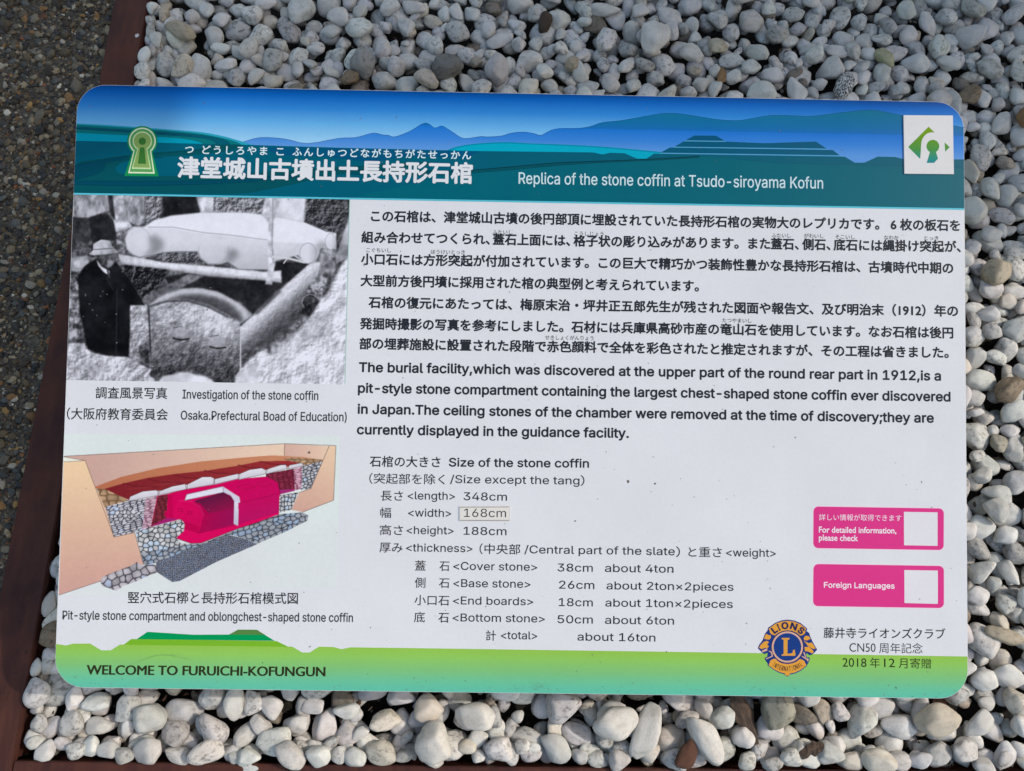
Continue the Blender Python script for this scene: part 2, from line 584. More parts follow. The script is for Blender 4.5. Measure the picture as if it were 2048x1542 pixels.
# extra stones settled along the two bars, then the whole fill brought up level with the steel
def along_bar(n, horizontal):
    for _ in range(n):
        ax = rand_ax(.9)
        best = None
        for _k in range(8):
            t = rng.uniform(0, 1)
            p = (BX0 + .02 + t * (BX1 - BX0 - .05), BY0 + rng.uniform(.004, .022)) if horizontal else (BX0 + rng.uniform(.004, .022), BY0 + .02 + t * (BY1 - BY0 - .05))
            ci, cj = max(int((p[0] - BX0) / CELL), 3), max(int((p[1] - BY0) / CELL), 3)
            h = float(hmap[ci - 3:ci + 4, cj - 3:cj + 4].max())
            if best is None or h < best[0]:
                best = (h, p)
        if best[0] > LEVEL + .003:
            continue
        drop(ax, rand_kind(), best[1], rng.uniform(-.5, .5) + (0 if horizontal else 1.57), sink=.005)
LEVEL = float(np.percentile(hmap, 60))
along_bar(300, True)
along_bar(220, False)
LIFT = 0.0180 - float(np.percentile(hmap, 70))
hmap += LIFT
for p_ in pebs:
    p_[2] += LIFT

# stones that can be told from the rest, set where they lie in the bed (metres)
HERO = [  # x, y, half-axes mm, heading deg, kind, label
    (0.292, 0.812, (14, 6.5, 5), 82, 'orange', 'small angular orange brown shard among pale pebbles behind the board'),
    (0.464, 0.794, (22, 13, 11), 80, 'granite', 'black and white speckled granite pebble against the top edge of the board'),
    (0.531, 0.846, (18, 12, 10), 115, 'yellow', 'small pale olive yellow pebble in the shaded pebbles behind the board'),
    (0.647, 0.786, (19, 13, 10), 25, 'brown', 'mottled brown oval pebble near the rounded corner beside the logo sticker'),
    (0.192, 0.862, (27, 22, 12), 70, 'white', 'broad flat pale pebble with a notched end, largest in the shaded bed'),
    (0.124, 0.922, (25, 10, 9), 0, 'white', 'long cigar shaped pale pebble lying in the shaded bed'),
    (-0.105, 0.806, (22, 18, 13), 40, 'dark', 'angular charcoal grey stone just behind the blue title banner'),
    (-0.224, 0.812, (20, 18, 14), 120, 'grey', 'round mid grey cracked stone behind the blue title banner'),
    (-0.131, 0.787, (18, 11, 10), 150, 'stain', 'white oval pebble with rusty vein next to a charcoal stone'),
    (-0.242, 0.790, (13, 11, 9), 30, 'brown', 'small dark brown stone beside the round grey cracked stone'),
    (-0.085, -0.066, (20, 21, 17), 0, 'white', 'biggest rounded white stone with pitted top against the front steel bar'),
    (0.193, -0.076, (16, 10, 7), 60, 'rust', 'rusty red brown stone chip wedged by the front steel bar'),
    (0.570, 0.051, (24, 9, 8), 170, 'tan', 'long tan wedge shaped stone beside the green corner of the board'),
    (-0.528, 0.039, (15, 12, 10), 60, 'brown', 'speckled brown stone in the gap between left bar and board'),
    (0.299, -0.030, (23, 18, 13), 75, 'olive', 'large olive grey stone below the round club emblem'),
    (0.475, -0.038, (24, 17, 13), 20, 'cream', 'cream coloured shell like stone with a dimple below the board corner'),
    (0.709, 0.740, (15, 11, 9), 80, 'orange', 'red brown pebble well to the side of the logo sticker'),
    (0.036, 0.893, (17, 10, 9), 75, 'bark', 'dark wrinkled bark fragment between pale shaded pebbles'),
    (0.075, 0.822, (12, 10, 8), 20, 'tan', 'small yellowish tan stone in the shaded bed'),
    (0.632, 0.507, (21, 16, 13), 50, 'tan', 'pale tan knobbly stone where the shade ends beside the board'),
    (0.621, 0.346, (20, 14, 12), 40, 'brown', 'banded brown stone beside the right edge of the board'),
    (-0.041, -0.040, (22, 14, 11), 172, 'white', 'smooth white oblong pebble lying flat in the sunny front strip'),
    (-0.490, 0.862, (25, 13, 10), 155, 'tan', 'long buff pebble close to the left steel bar in the shade'),
    (0.150, -0.055, (31, 14, 12), 68, 'white', 'tall upright standing white pebble with rusty foot near the front bar'),
    (0.215, -0.060, (29, 14, 12), 122, 'white', 'long slanting white pebble beside the rusty chip'),
    (0.115, -0.045, (26, 17, 12), 5, 'white', 'large flattened white pebble in the sunny front strip'),
]
HCOL = {'orange': (0.30, 0.17, 0.075, .6), 'granite': (0.4, 0.4, 0.4, 1), 'yellow': (0.45, 0.43, 0.27, .4), 'brown': (0.24, 0.18, 0.12, 1),
        'white': (0.66, 0.64, 0.605, .25), 'dark': (0.17, 0.17, 0.165, .8), 'grey': (0.30, 0.30, 0.295, .9), 'stain': (0.56, 0.50, 0.44, .5),
        'rust': (0.15, 0.07, 0.04, 1), 'tan': (0.42, 0.36, 0.27, .6), 'olive': (0.34, 0.33, 0.27, .8), 'cream': (0.56, 0.50, 0.41, .25),
        'bark': (0.09, 0.075, 0.06, 1)}
hero_first = len(pebs)
for hx, hy, hax, hd, hk, lb in HERO:
    drop(tuple(v / 1000 for v in hax), hk, (hx, hy), R_(hd), 0.12, sink=0.009 if hk not in ('orange', 'rust') else .004)

# which stones show, and how large, seen from where people stand to read the board
TILT = 0.2228298
ct, st = math.cos(TILT), math.sin(TILT)
cw = np.array(cam_ob.location)
Rc = np.array(cam_ob.rotation_euler.to_matrix())
gx = BX0 + (np.arange(HX) + .5) * CELL
gy = BY0 + (np.arange(HY) + .5) * CELL
GX, GY = np.meshgrid(gx, gy, indexing='ij')
P = np.stack([GX, GY, hmap], -1) - cw
q = P @ Rc
inf = (np.abs(q[..., 0] / -q[..., 2] * 1400) < 1024) & (np.abs(q[..., 1] / -q[..., 2] * 1400) < 771)
# hidden by the board: where the sight line meets the board plane
nrm = np.array([0, -st, ct]); p0 = np.array([0, 0, .13])
tt = ((p0 - cw) @ nrm) / (P @ nrm)
hit = cw + P * tt[..., None]
bu, bv = hit[..., 0], (hit - p0) @ np.array([0, ct, st])
hid = (tt > 0) & (tt < 1) & (np.abs(bu) < .45) & (bv > 0) & (bv < .6)
vis = np.zeros(len(pebs))
okm = inf & ~hid & (ids >= 0)
np.add.at(vis, ids[okm], 1.0 / q[..., 2][okm] ** 2)
order = np.argsort(-vis[:hero_first])
SINGLES = set(int(i) for i in order[:300 - len(HERO)] if vis[i] > 0)
KC = [((0.665, 0.65, 0.625), .30), ((0.50, 0.49, 0.475), 1.0), ((0.24, 0.205, 0.165), 1.0), ((0.47, 0.41, 0.33), .7)]
KN = [('white_pebble', 'white pebble'), ('grey_pebble', 'mottled grey pebble'), ('brown_pebble', 'brown pebble'), ('tan_pebble', 'buff pebble')]
def zone(x, y):
    if y < 0.0: return 'between board and front steel bar'
    if x < -0.3 and y < 0.3: return 'between left steel bar and board'
    if y > 0.545: return 'in shade behind the blue banner'
    return 'along the right edge of the board'
SV, SF, SC = [], [], []
nv = 0
for i, (x, y, z, Rm, ax, var, kind) in enumerate(pebs):
    hero = i >= hero_first
    if hero:
        hk = HERO[i - hero_first]
        rgba = np.array(HCOL[hk[4]])
        base, al = rgba[:3], rgba[3]
    else:
        base, al = np.array(KC[kind][0]), KC[kind][1]
        base = base * rng.uniform(.82, 1.10) * (1 + rng.uniform(-.025, .025, 3))
        if kind == 0:
            al = float(np.clip(rng.exponential(.52), 0.06, 1.0))
            if rng.random() < .08:
                base = base * np.array([1.02, .96, .87])
    if hero or i in SINGLES:
        nm = 'white_pebble'
        if hero:
            nm = {'orange': 'orange_pebble', 'granite': 'speckled_pebble', 'white': 'white_pebble', 'cream': 'cream_pebble', 'bark': 'bark_chip', 'rust': 'stone_chip',
                  'dark': 'charcoal_stone', 'grey': 'grey_pebble', 'stain': 'stained_pebble'}.get(hk[4], hk[4] + '_pebble')
        else:
            nm = KN[kind][0]
        o = bpy.data.objects.new(nm, PEB_MESH[var])
        Mx = Matrix(Rm.tolist()).to_4x4() @ Matrix.Diagonal((ax[0], ax[1], ax[2], 1))
        Mx.translation = (x, y, z)
        o.matrix_world = Mx
        o.color = (float(base[0]), float(base[1]), float(base[2]), float(al))
        link(o)
        if hero:
            tag(o, hk[5], 'stone' if hk[4] != 'bark' else 'bark')
            if hk[4] in ('granite', 'bark', 'rust'):
                o.data = PEB_MESH[var].copy()
                o.data.materials.clear()
                o.data.materials.append({'granite': M_GRANITE, 'bark': M_BARK, 'rust': M_RUSTCHIP}[hk[4]])
        else:
            zn = zone(x, y)
            size = 'large ' if ax[0] > .0175 else 'small ' if ax[0] < .0125 else 'middle sized '
            form = 'long ' if ax[1] < .66 * ax[0] else 'roundish ' if ax[1] > .82 * ax[0] else 'egg shaped '
            vein = ('dark veined ' if al > .62 else 'faintly veined ' if al > .26 else 'clean ') if kind == 0 else ''
            lb = size + form + vein + KN[kind][1] + ' ' + zn
            tag(o, lb, 'pebble', lb.split(' ' + zn)[0] + 's ' + zn)
    else:
        V, F = PV_MID[var] if vis[i] > 0 else PV_LO[var]
        W = (V * ax) @ Rm.T + np.array([x, y, z])
        SV.append(W); SF.append(F + nv); nv += len(V)
        c4 = np.empty((len(V), 4)); c4[:, :3] = base; c4[:, 3] = al
        SC.append(c4)
# the bed goes on past the part that is packed stone by stone
for _ in range(3600):
    if rng.random() < .55:
        x, y = rng.uniform(BX1 - .015, 1.95), rng.uniform(BY0 + .012, .975)
    else:
        x, y = rng.uniform(BX0 + .012, .96), rng.uniform(BY1 - .01, 1.9)
    ax = np.array(rand_ax()); Rm = rotm(rng.uniform(0, 6.283), rng.uniform(0, 6.283), abs(rng.normal(0, .3)))
    V, F = PV_LO[rng.integers(NVAR)]
    SV.append((V * ax) @ Rm.T + np.array([x, y, rng.uniform(-.022, .010)])); SF.append(F + nv); nv += len(V)
    c4 = np.empty((len(V), 4)); c4[:, :3] = np.array(KC[rand_kind()][0]) * rng.uniform(.82, 1.1); c4[:, 3] = rng.uniform(.1, .8)
    SC.append(c4)
so = np_mesh('gravel', np.concatenate(SV), np.concatenate(SF), M_PEB_STUFF, None, True, np.concatenate(SC)[:, :3])
c4 = np.concatenate(SC).astype(np.float32)
so.data.attributes['tint'].data.foreach_set('color', c4.ravel())
tag(so, 'loose white marble gravel filling the steel edged bed under the board', 'gravel', kind='stuff')

def crumbs():
    rg = np.random.default_rng(31)
    V, F, Cc = [], [], []
    low = np.argwhere((hmap < np.percentile(hmap, 22)) & inf & ~hid)
    pick = low[rg.choice(len(low), 420)]
    pal = [(0.035, 0.025, 0.018), (0.06, 0.04, 0.028), (0.12, 0.085, 0.06), (0.10, 0.05, 0.03), (0.3, 0.28, 0.25)]
    for (i, j) in pick:
        x, y, z = BX0 + (i + .5) * CELL, BY0 + (j + .5) * CELL, hmap[i, j]
        L = rg.uniform(.0015, .005); w = L * rg.uniform(.25, .7); h = L * rg.uniform(.15, .4); a = rg.uniform(0, 6.28)
        ca, sa = math.cos(a), math.sin(a)
        b0 = len(V)
        for (u, v, t) in ((-1, -.3, 0), (-.3, -1, .2), (.8, -.7, 0), (1, .2, .3), (.2, 1, 0), (-.8, .6, .2), (0, 0, 1)):
            u *= rg.uniform(.7, 1.2) * L; v *= rg.uniform(.7, 1.2) * w
            V.append((x + u * ca - v * sa, y + u * sa + v * ca, z + .0006 + t * h)); 
        Cc += [pal[rg.integers(len(pal))]] * 7
        F += [(b0 + k, b0 + (k + 1) % 6, b0 + 6) for k in range(6)]
    o = np_mesh('bark_crumbs', V, F, M_AGG, None, False, np.array(Cc))
    tag(o, 'dark crumbs of bark and grit caught between the pebbles', 'litter', kind='stuff')
crumbs()

def bark_piece(name, x, y, z, L, Wd, H, az, mat, label, seed):
    rg = np.random.default_rng(seed)
    n = 9
    vs, fs = [], []
    for k in range(n):
        t = k / (n - 1)
        w = Wd * (0.35 + .65 * math.sin(math.pi * (0.12 + .8 * t))) * rg.uniform(.8, 1.2)
        cx = (t - .5) * L; cy = rg.uniform(-.1, .1) * Wd
        for (a, b_) in ((-1, 0), (-.35, 1), (.3, .75), (1, .1), (.2, -.6)):
            vs.append((cx + rg.uniform(-.04, .04) * L, cy + a * w * rg.uniform(.8, 1.15), b_ * H * rg.uniform(.7, 1.3)))
    for k in range(n - 1):
        for m in range(5):
            a0 = k * 5 + m; a1 = k * 5 + (m + 1) % 5
            fs.append((a0, a1, a1 + 5, a0 + 5))
    fs.append((4, 3, 2, 1, 0)); fs.append(tuple(range((n - 1) * 5, n * 5)))
    o = mesh_ob(name, vs, fs, mat)
    o.location = (x, y, z); o.rotation_euler = (R_(12), R_(-6), R_(az))
    tag(o, label, 'bark')
def topz(x, y):
    return float(hmap[int((x - BX0) / CELL), int((y - BY0) / CELL)])
bark_piece('bark_chip', 0.262, -0.040, topz(.262, -.040) + .002, .060, .011, .006, 112, M_BARK, 'long dark strip of bark lying on the pebbles below the board', 3)
bark_piece('bark_chip', 0.500, -0.028, topz(.5, -.028) + .001, .035, .010, .005, 70, M_RUSTCHIP, 'short brown bark flake beside the cream shell like stone', 8)
bark_piece('bark_chip', 0.335, -0.072, topz(.335, -.072) + .001, .030, .009, .005, 20, M_BARK, 'small dark bark flake near the front steel bar', 9)

# ------------------------------------------------------------------ the information board
BW, BH, BT, BR = 0.90, 0.60, 0.004, 0.0285
board = empty('information_board', (0, 0, 0.13))
board.rotation_euler = (TILT, 0, 0)
tag(board, 'tilted white information board about a stone coffin with blue banner and rounded corners', 'sign')
# artwork sheet units (x right, y down) to metres on the board face
HM = [0.0005066575132426751, 8.059423364555578e-06, -0.5317287583637094, 6.349201340122302e-06, -0.0004990621330291966, 0.6851961286408998, -6.753671936229268e-06, 2.59331193481649e-05]
def S(x, y):
    d = HM[6] * x + HM[7] * y + 1
    return ((HM[0] * x + HM[1] * y + HM[2]) / d, (HM[3] * x + HM[4] * y + HM[5]) / d)
def crop(ox, oy, k):
    return lambda x, y: S(ox + x / k, oy + y / k)

def rrect(x0, x1, y0, y1, r, n=12):
    pts = []
    for cx, cy, a0 in ((x1 - r, y1 - r, 0), (x0 + r, y1 - r, 90), (x0 + r, y0 + r, 180), (x1 - r, y0 + r, 270)):
        for k in range(n + 1):
            a = R_(a0 + 90 * k / n)
            pts.append((cx + r * math.cos(a), cy + r * math.sin(a)))
    return pts

ZSTEP = 6e-6
Z = {'n': 0}
def ztop(step=ZSTEP):
    Z['n'] += 1
    return 0.0001 + Z['n'] * step

def inside_clip(pts):
    """keep printed shapes 0.3 mm inside the sheet's rounded outline"""
    out = []
    e = 0.0003
    r = BR
    for x, y in pts:
        x = min(max(x, -BW / 2 + e), BW / 2 - e); y = min(max(y, e), BH - e)
        cx = min(max(x, -BW / 2 + r), BW / 2 - r); cy = min(max(y, r), BH - r)
        dx, dy = x - cx, y - cy
        d = math.hypot(dx, dy)
        if d > r - e:
            x, y = cx + dx / d * (r - e), cy + dy / d * (r - e)
        out.append((x, y))
    return out

def poly(name, pts, mat, parent=None, z=None):
    """flat printed patch; pts in board metres"""
    pts = inside_clip(pts)
    z = ztop() if z is None else z
    v3 = [Vector((p[0], p[1], 0)) for p in pts]
    tri = geometry.tessellate_polygon([v3])
    fs = []
    for a, b_, c in tri:
        cr = (v3[b_] - v3[a]).cross(v3[c] - v3[a]).z
        if abs(cr) < 1e-14:
            continue
        fs.append((a, b_, c) if cr > 0 else (a, c, b_))
    return mesh_ob(name, [(p[0], p[1], z) for p in pts], fs, mat, parent if parent is not None else board)

def stroke(name, pts, w, mat, parent=None, z=None, closed=False):
    """thin printed line of width w (m)"""
    z = ztop() if z is None else z
    n = len(pts)
    vs, fs = [], []
    for i in range(n):
        if closed:
            a, c = pts[i - 1], pts[(i + 1) % n]
        else:
            a, c = pts[max(i - 1, 0)], pts[min(i + 1, n - 1)]
        dx, dy = c[0] - a[0], c[1] - a[1]
        d = math.hypot(dx, dy) or 1
        nx, ny = -dy / d * w / 2, dx / d * w / 2
        vs += [(pts[i][0] - nx, pts[i][1] - ny, z), (pts[i][0] + nx, pts[i][1] + ny, z)]
    for i in range(n if closed else n - 1):
        j = (i + 1) % n
        fs.append((2 * i, 2 * j, 2 * j + 1, 2 * i + 1))
    return mesh_ob(name, vs, fs, mat, parent if parent is not None else board)

def smooth(pts, n=6, closed=False):
    out = []
    N = len(pts)
    rngk = range(N if closed else N - 1)
    for i in rngk:
        p0 = pts[i - 1] if (closed or i > 0) else pts[0]
        p1 = pts[i]; p2 = pts[(i + 1) % N]
        p3 = pts[(i + 2) % N] if (closed or i + 2 < N) else pts[-1]
        for k in range(n):
            t = k / n
            out.append(tuple(0.5 * (2 * p1[d] + (p2[d] - p0[d]) * t + (2 * p0[d] - 5 * p1[d] + 4 * p2[d] - p3[d]) * t * t + (3 * p1[d] - p0[d] - 3 * p2[d] + p3[d]) * t ** 3) for d in (0, 1)))
    if not closed:
        out.append(pts[-1])
    return out

def panel():
    pts = rrect(-BW / 2, BW / 2, 0, BH, BR)
    n = len(pts)
    vs = [(p[0], p[1], 0) for p in pts] + [(p[0], p[1], -BT) for p in pts]
    fs = [tuple(range(n)), tuple(range(n, 2 * n))[::-1]] + [(n + i, n + (i + 1) % n, (i + 1) % n, i) for i in range(n)]
    return mesh_ob('panel', vs, fs, M_EDGE, board)
panel()
face = poly('face_print', rrect(-BW / 2 + .0003, BW / 2 - .0003, 0.0003, BH - .0003, BR - .0003), flat_print((223, 224, 229)))
# stand under the board, standing in the gravel bed
inv = (Matrix.Translation((0, 0, .13)) @ Matrix.Rotation(TILT, 4, 'X')).inverted()
for px_ in (-0.28, 0.28):
    yb, zb = 0.30 * ct, 0.13 + 0.30 * st
    o = box('post', px_ - .02, px_ + .02, yb - .02, yb + .02, -0.05, zb - 0.012, M_POST, None, 0.002)
    o.parent = board; o.matrix_parent_inverse = inv
for vv in (0.12, 0.30, 0.48):
    box('rear_rail', -0.36, 0.36, vv - .015, vv + .015, -BT - .018, -BT + .0002, M_POST, board, 0.001)

# ---- banner
DYV = 0.000494
c1 = crop(120, 160, 3.4133); c2 = crop(680, 180, 3.2); c3 = crop(1300, 180, 3.1508)
def vy(dy): return BH - dy * DYV
sky_m = ramp_print('banner_sky_print', [(vy(0), (0, 74, 146)), (vy(14), (8, 98, 186)), (vy(42), (48, 134, 210)), (vy(72), (100, 175, 230)), (vy(108), (152, 206, 240))])
mtn_m = ramp_print('banner_mountain_print', [(vy(18), (6, 112, 140)), (vy(58), (12, 110, 165)), (vy(70), (20, 108, 180)), (vy(72), (26, 116, 205)), (vy(95), (56, 132, 214)), (vy(118), (92, 152, 220))])
BOT = [S(147.5, 386), S(1320, 406.6), S(1931, 416.8)]
banner_out = rrect(-BW / 2 + .0003, BW / 2 - .0003, 0.3, BH - .0003, BR - .0003)
top_arc = [p for p in banner_out if p[1] > 0.45]
banner = poly('title_banner', top_arc + [(-BW / 2 + .0003, BOT[0][1]), BOT[1], (BW / 2 - .0003, BOT[2][1])], sky_m)
def bp(name, pts, col):
    m = col if not isinstance(col, tuple) else flat_print(col)
    return poly(name, pts, m, banner)
mt = [(484.7, 284.5), (521, 275), (571, 278), (615, 287), (677, 276.6), (711, 275), (736, 268.4), (750, 266), (766, 269.7), (777, 270.6), (789, 273.7), (814, 265), (830, 256.6),
      (842.5, 248.7), (852, 246), (860, 249.4), (867.5, 255), (874, 255), (881.6, 252), (889, 254), (908, 266), (928, 277), (961, 273), (974, 273.7), (1002, 272), (1020.6, 266.6),
      (1045.6, 264), (1067.5, 267), (1081.6, 270.6), (1099, 262), (1117.5, 257), (1155, 256.6), (1180, 253), (1205, 245), (1242.5, 241), (1300, 231), (1328.6, 226.7), (1363.5, 228),
      (1427, 238), (1465, 241), (1490, 239.4), (1541, 230.8), (1585.6, 231.4), (1623.7, 232.4), (1681, 225.4), (1741, 220), (1776, 225.4), (1808, 231.7), (1929, 255.5)]
ms = smooth([S(*p) for p in mt], 3)
bp('mountain_print', ms + [S(1929, 330), S(1200, 320), S(485, 300)], mtn_m)
stroke('mountain_outline', ms, 0.0004, flat_print((10, 70, 130)), banner)
hill = smooth([c1(*p) for p in [(100, 296), (300, 305), (500, 319), (920, 351), (1090, 378), (1220, 413), (1330, 448)]], 4)
bp('hill_print', hill + [c1(1330, 470), c1(100, 450)], (40, 160, 186))
hill2 = smooth([c1(*p) for p in [(100, 303), (500, 328), (900, 360), (1070, 388), (1190, 418), (1250, 446)]], 4)
bp('hill_print', hill2 + [c1(1250, 470), c1(100, 450)], (8, 116, 122))
bp('hill_print', smooth([c1(*p) for p in [(100, 319), (500, 344), (850, 366), (1040, 390), (1140, 418), (1162, 448)]], 4) + smooth([c1(*p) for p in [(1065, 448), (1058, 425), (980, 398), (700, 374), (400, 354), (100, 334)]], 4), (4, 92, 112))
for ln in ([(100, 319), (500, 344), (850, 366), (1040, 390), (1140, 418), (1162, 448)], [(100, 334), (400, 354), (700, 374), (980, 398), (1058, 425), (1065, 448)], [(100, 328), (500, 352), (900, 380)]):
    stroke('contour_line', smooth([c1(*p) for p in ln], 4), 0.0004, flat_print((0, 62, 80)), banner)
bp('water_print', smooth([c1(*p) for p in [(100, 361), (470, 379), (780, 396), (910, 414), (985, 438)]], 4) + [c1(985, 450), c1(100, 440)], (0, 156, 182))
w2 = smooth([S(*p) for p in [(895, 300), (917.5, 292.5), (955, 287), (1008, 284.2), (1060, 286.5), (1149, 290), (1227, 295), (1330, 304.5)]], 4)
bp('water_print', w2 + [S(1335, 325), S(895, 310)], (0, 142, 172))
w3 = smooth([S(*p) for p in [(898, 302), (922, 294.5), (958, 289.5), (1008, 287.2), (1060, 289), (1149, 293), (1227, 298), (1325, 307)]], 4)
bp('water_print', w3 + [S(1325, 325), S(898, 310)], (0, 168, 196))
# stepped burial mound
for pts, cc in (([(1370, 281), (1389, 271), (1432, 271.4), (1449.5, 281.8)], (0, 84, 122)),
                ([(1349, 293.5), (1368.5, 282.2), (1451, 283.2), (1528, 286.5), (1631.7, 283.2), (1653.5, 297.5)], (0, 88, 120)),
                ([(1320.6, 305.4), (1339.7, 295.2), (1665, 300), (1679.5, 310.8)], (0, 90, 120))):
    bp('mound_print', [S(*p) for p in pts], cc)
for pts in ([(1368.5, 281.8), (1451, 282.9)], [(1348, 294.4), (1654, 298.4)], [(1319.5, 306.4), (1681, 311.8)]):
    stroke('terrace_line', [S(*p) for p in pts], 0.0009, flat_print((84, 165, 210)), banner)
base_line = [(146, 281.6), (500, 290), (680, 295.6), (942.5, 302), (1186, 305), (1205, 309), (1220.6, 305.6), (1249, 306.6), (1274, 317.5), (1292.5, 317.5), (1308, 307.4), (1689, 313.3), (1709.5, 325.4), (1728.5, 325.4), (1755.5, 313.3), (1790, 314), (1808, 318.7), (1929, 319)]
bot_edge = [BOT[2], BOT[1], BOT[0]]
bp('field_print', [S(*p) for p in base_line] + [(BW / 2 - .0003, BOT[2][1]), BOT[1], (-BW / 2 + .0003, BOT[0][1])], (0, 94, 116))
front = smooth([S(*p) for p in [(960, 340), (1100, 329), (1250, 320.5), (1330, 316), (1405, 313.5), (1470, 318), (1560, 326), (1700, 330), (1929, 336.5)]], 4)
bp('field_print', front + [(BW / 2 - .0003, BOT[2][1]), BOT[1], S(700, 395)] , (0, 100, 116))
stroke('contour_line', front[20:], 0.0003, flat_print((0, 76, 92)), banner)
bp('field_print', [S(520, 294), S(680, 297), S(960, 303), S(930, 318), S(820, 313), S(735, 324), S(650, 314), S(560, 312)], (0, 84, 122))
bp('field_print', smooth([c1(*p) for p in [(80, 582), (300, 537), (470, 512), (700, 492), (950, 470), (1005, 445), (1250, 443), (1200, 475), (1000, 505), (750, 522), (560, 535), (430, 562), (388, 592), (384, 618), (420, 640), (540, 655), (900, 652), (1200, 640), (1600, 612), (2048, 585), (2500, 560), (2500, 590), (2048, 628), (1850, 655), (1650, 700), (1400, 752), (1180, 779), (600, 772), (80, 768)]], 3, True), (3, 82, 92))
bp('field_print', smooth([c1(*p) for p in [(80, 592), (280, 548), (460, 522), (420, 545), (320, 562), (300, 608), (250, 642), (80, 680)]], 3, True), (0, 72, 92))
bp('field_print', smooth([c1(*p) for p in [(80, 688), (600, 692), (1000, 687), (1350, 668), (1600, 645), (1580, 668), (1350, 690), (1000, 712), (500, 721), (80, 714)]], 3, True), (0, 74, 96))
for ln in ([(80, 590), (300, 545), (470, 520), (700, 500), (950, 480), (1100, 462)], [(80, 682), (250, 645), (298, 608), (312, 572), (420, 548), (700, 528)], [(80, 690), (600, 692), (1000, 687), (1350, 668), (1700, 630), (2048, 600)], [(80, 715), (500, 722), (1000, 712), (1350, 690), (1650, 660)]):
    stroke('contour_line', smooth([c1(*p) for p in ln], 4), 0.0004, flat_print((0, 56, 70)), banner)
rb = smooth([c2(*p) for p in [(60, 512), (400, 515), (700, 520), (860, 512), (1100, 492), (1400, 466), (1750, 453), (2048, 440), (2300, 425)]], 4)
rb2 = smooth([c2(*p) for p in [(2300, 432), (2048, 449), (1700, 464), (1400, 484), (1100, 512), (850, 532), (600, 545), (200, 545), (60, 540)]], 4)
bp('field_print', rb + rb2, (0, 80, 94))
stroke('contour_line', rb, 0.0008, flat_print((0, 54, 62)), banner)
stroke('contour_line', rb2, 0.0003, flat_print((0, 66, 78)), banner)
stroke('banner_line', [(-BW / 2 + .0006, BOT[0][1] - .0008), (BOT[1][0], BOT[1][1] - .0008), (BW / 2 - .0006, BOT[2][1] - .0008)], 0.0017, flat_print((92, 196, 216)), banner)

# ---- keyhole emblem beside the title
def keyhole(cx, cy, r, yb, wt, wb, ynk):
    a0 = math.asin(min(1, wt / r))
    pts = [(cx + r * math.sin(a0 + (2 * math.pi - 2 * a0) * k / 40), cy + r * math.cos(a0 + (2 * math.pi - 2 * a0) * k / 40)) for k in range(41)]
    dx = -6
    return [c1(*p) for p in pts + [(cx - wb + dx, yb), (cx + wb + dx, yb + 3)]]
icon = None
for r, yb, wt, wb, cc in ((103, 656, 70, 117, (24, 142, 84)), (92, 637, 60, 91, (226, 236, 205)), (83, 627, 53, 80, (92, 164, 92)), (66, 607, 34, 66, (205, 226, 172)), (58, 597, 28, 57, (140, 172, 96))):
    o = poly('keyhole_mark', keyhole(563, 418, r, yb, wt, wb, 490), flat_print(cc), icon)
    icon = icon or o
poly('keyhole_mark', [c1(563 + 25 * math.cos(a * .2618), 419 + 25 * math.sin(a * .2618)) for a in range(24)], flat_print((62, 122, 52)), icon)
poly('keyhole_mark', [c1(548, 461), c1(577, 461), c1(588, 573), c1(533, 572)], flat_print((62, 122, 52)), icon)

Z_BANNER = ztop()
Z['n'] = 1
# ---- green foot of the board
c6 = crop(90, 1230, 2.9257)
vb = lambda x, y: S(x, y)[1]
foot_m = ramp_print('foot_print', [(0.0, (96, 192, 168)), (0.008, (104, 194, 158)), (0.022, (128, 194, 122)), (0.034, (144, 200, 94)), (0.043, (148, 196, 76)), (0.047, (142, 192, 68))])
fl = [c6(*p) for p in [(60, 169), (75, 170), (125, 178), (165, 167), (265, 167), (330, 206), (385, 206), (440, 172), (1448, 185), (1505, 219), (1548, 219), (1603, 185), (1690, 187), (1735, 200), (1785, 189), (2048, 192)]] + [S(1480, 1305.5), S(1940, 1313)]
lowarc = [p for p in rrect(-BW / 2 + .0003, BW / 2 - .0003, 0.0003, 0.3, BR - .0003) if p[1] < 0.03]
ra = sorted([p for p in lowarc if p[0] > 0], key=lambda p: -p[1])
la = sorted([p for p in lowarc if p[0] < 0], key=lambda p: p[1])
foot = poly('foot_band', fl + ra + la, foot_m)
poly('mound_print', [c6(*p) for p in [(460, 174), (505, 140), (1355, 152), (1425, 186)]], flat_print((122, 182, 44)), foot)
poly('mound_print', [c6(*p) for p in [(537, 141), (600, 98), (870, 115), (1075, 114), (1285, 115), (1345, 151)]], flat_print((0, 152, 86)), foot)
poly('mound_print', [c6(*p) for p in [(1075, 115), (1130, 85), (1240, 86), (1288, 115.5)]], flat_print((86, 132, 68)), foot)
for k in range(4):
    stroke('scratch', smooth([c6(510 + 30 * k, 285 - 8 * k), c6(620 + 20 * k, 245 - 6 * k), c6(790 + 25 * k, 225 + 14 * k)], 5), 0.00025, flat_print((120, 170, 96)), foot)

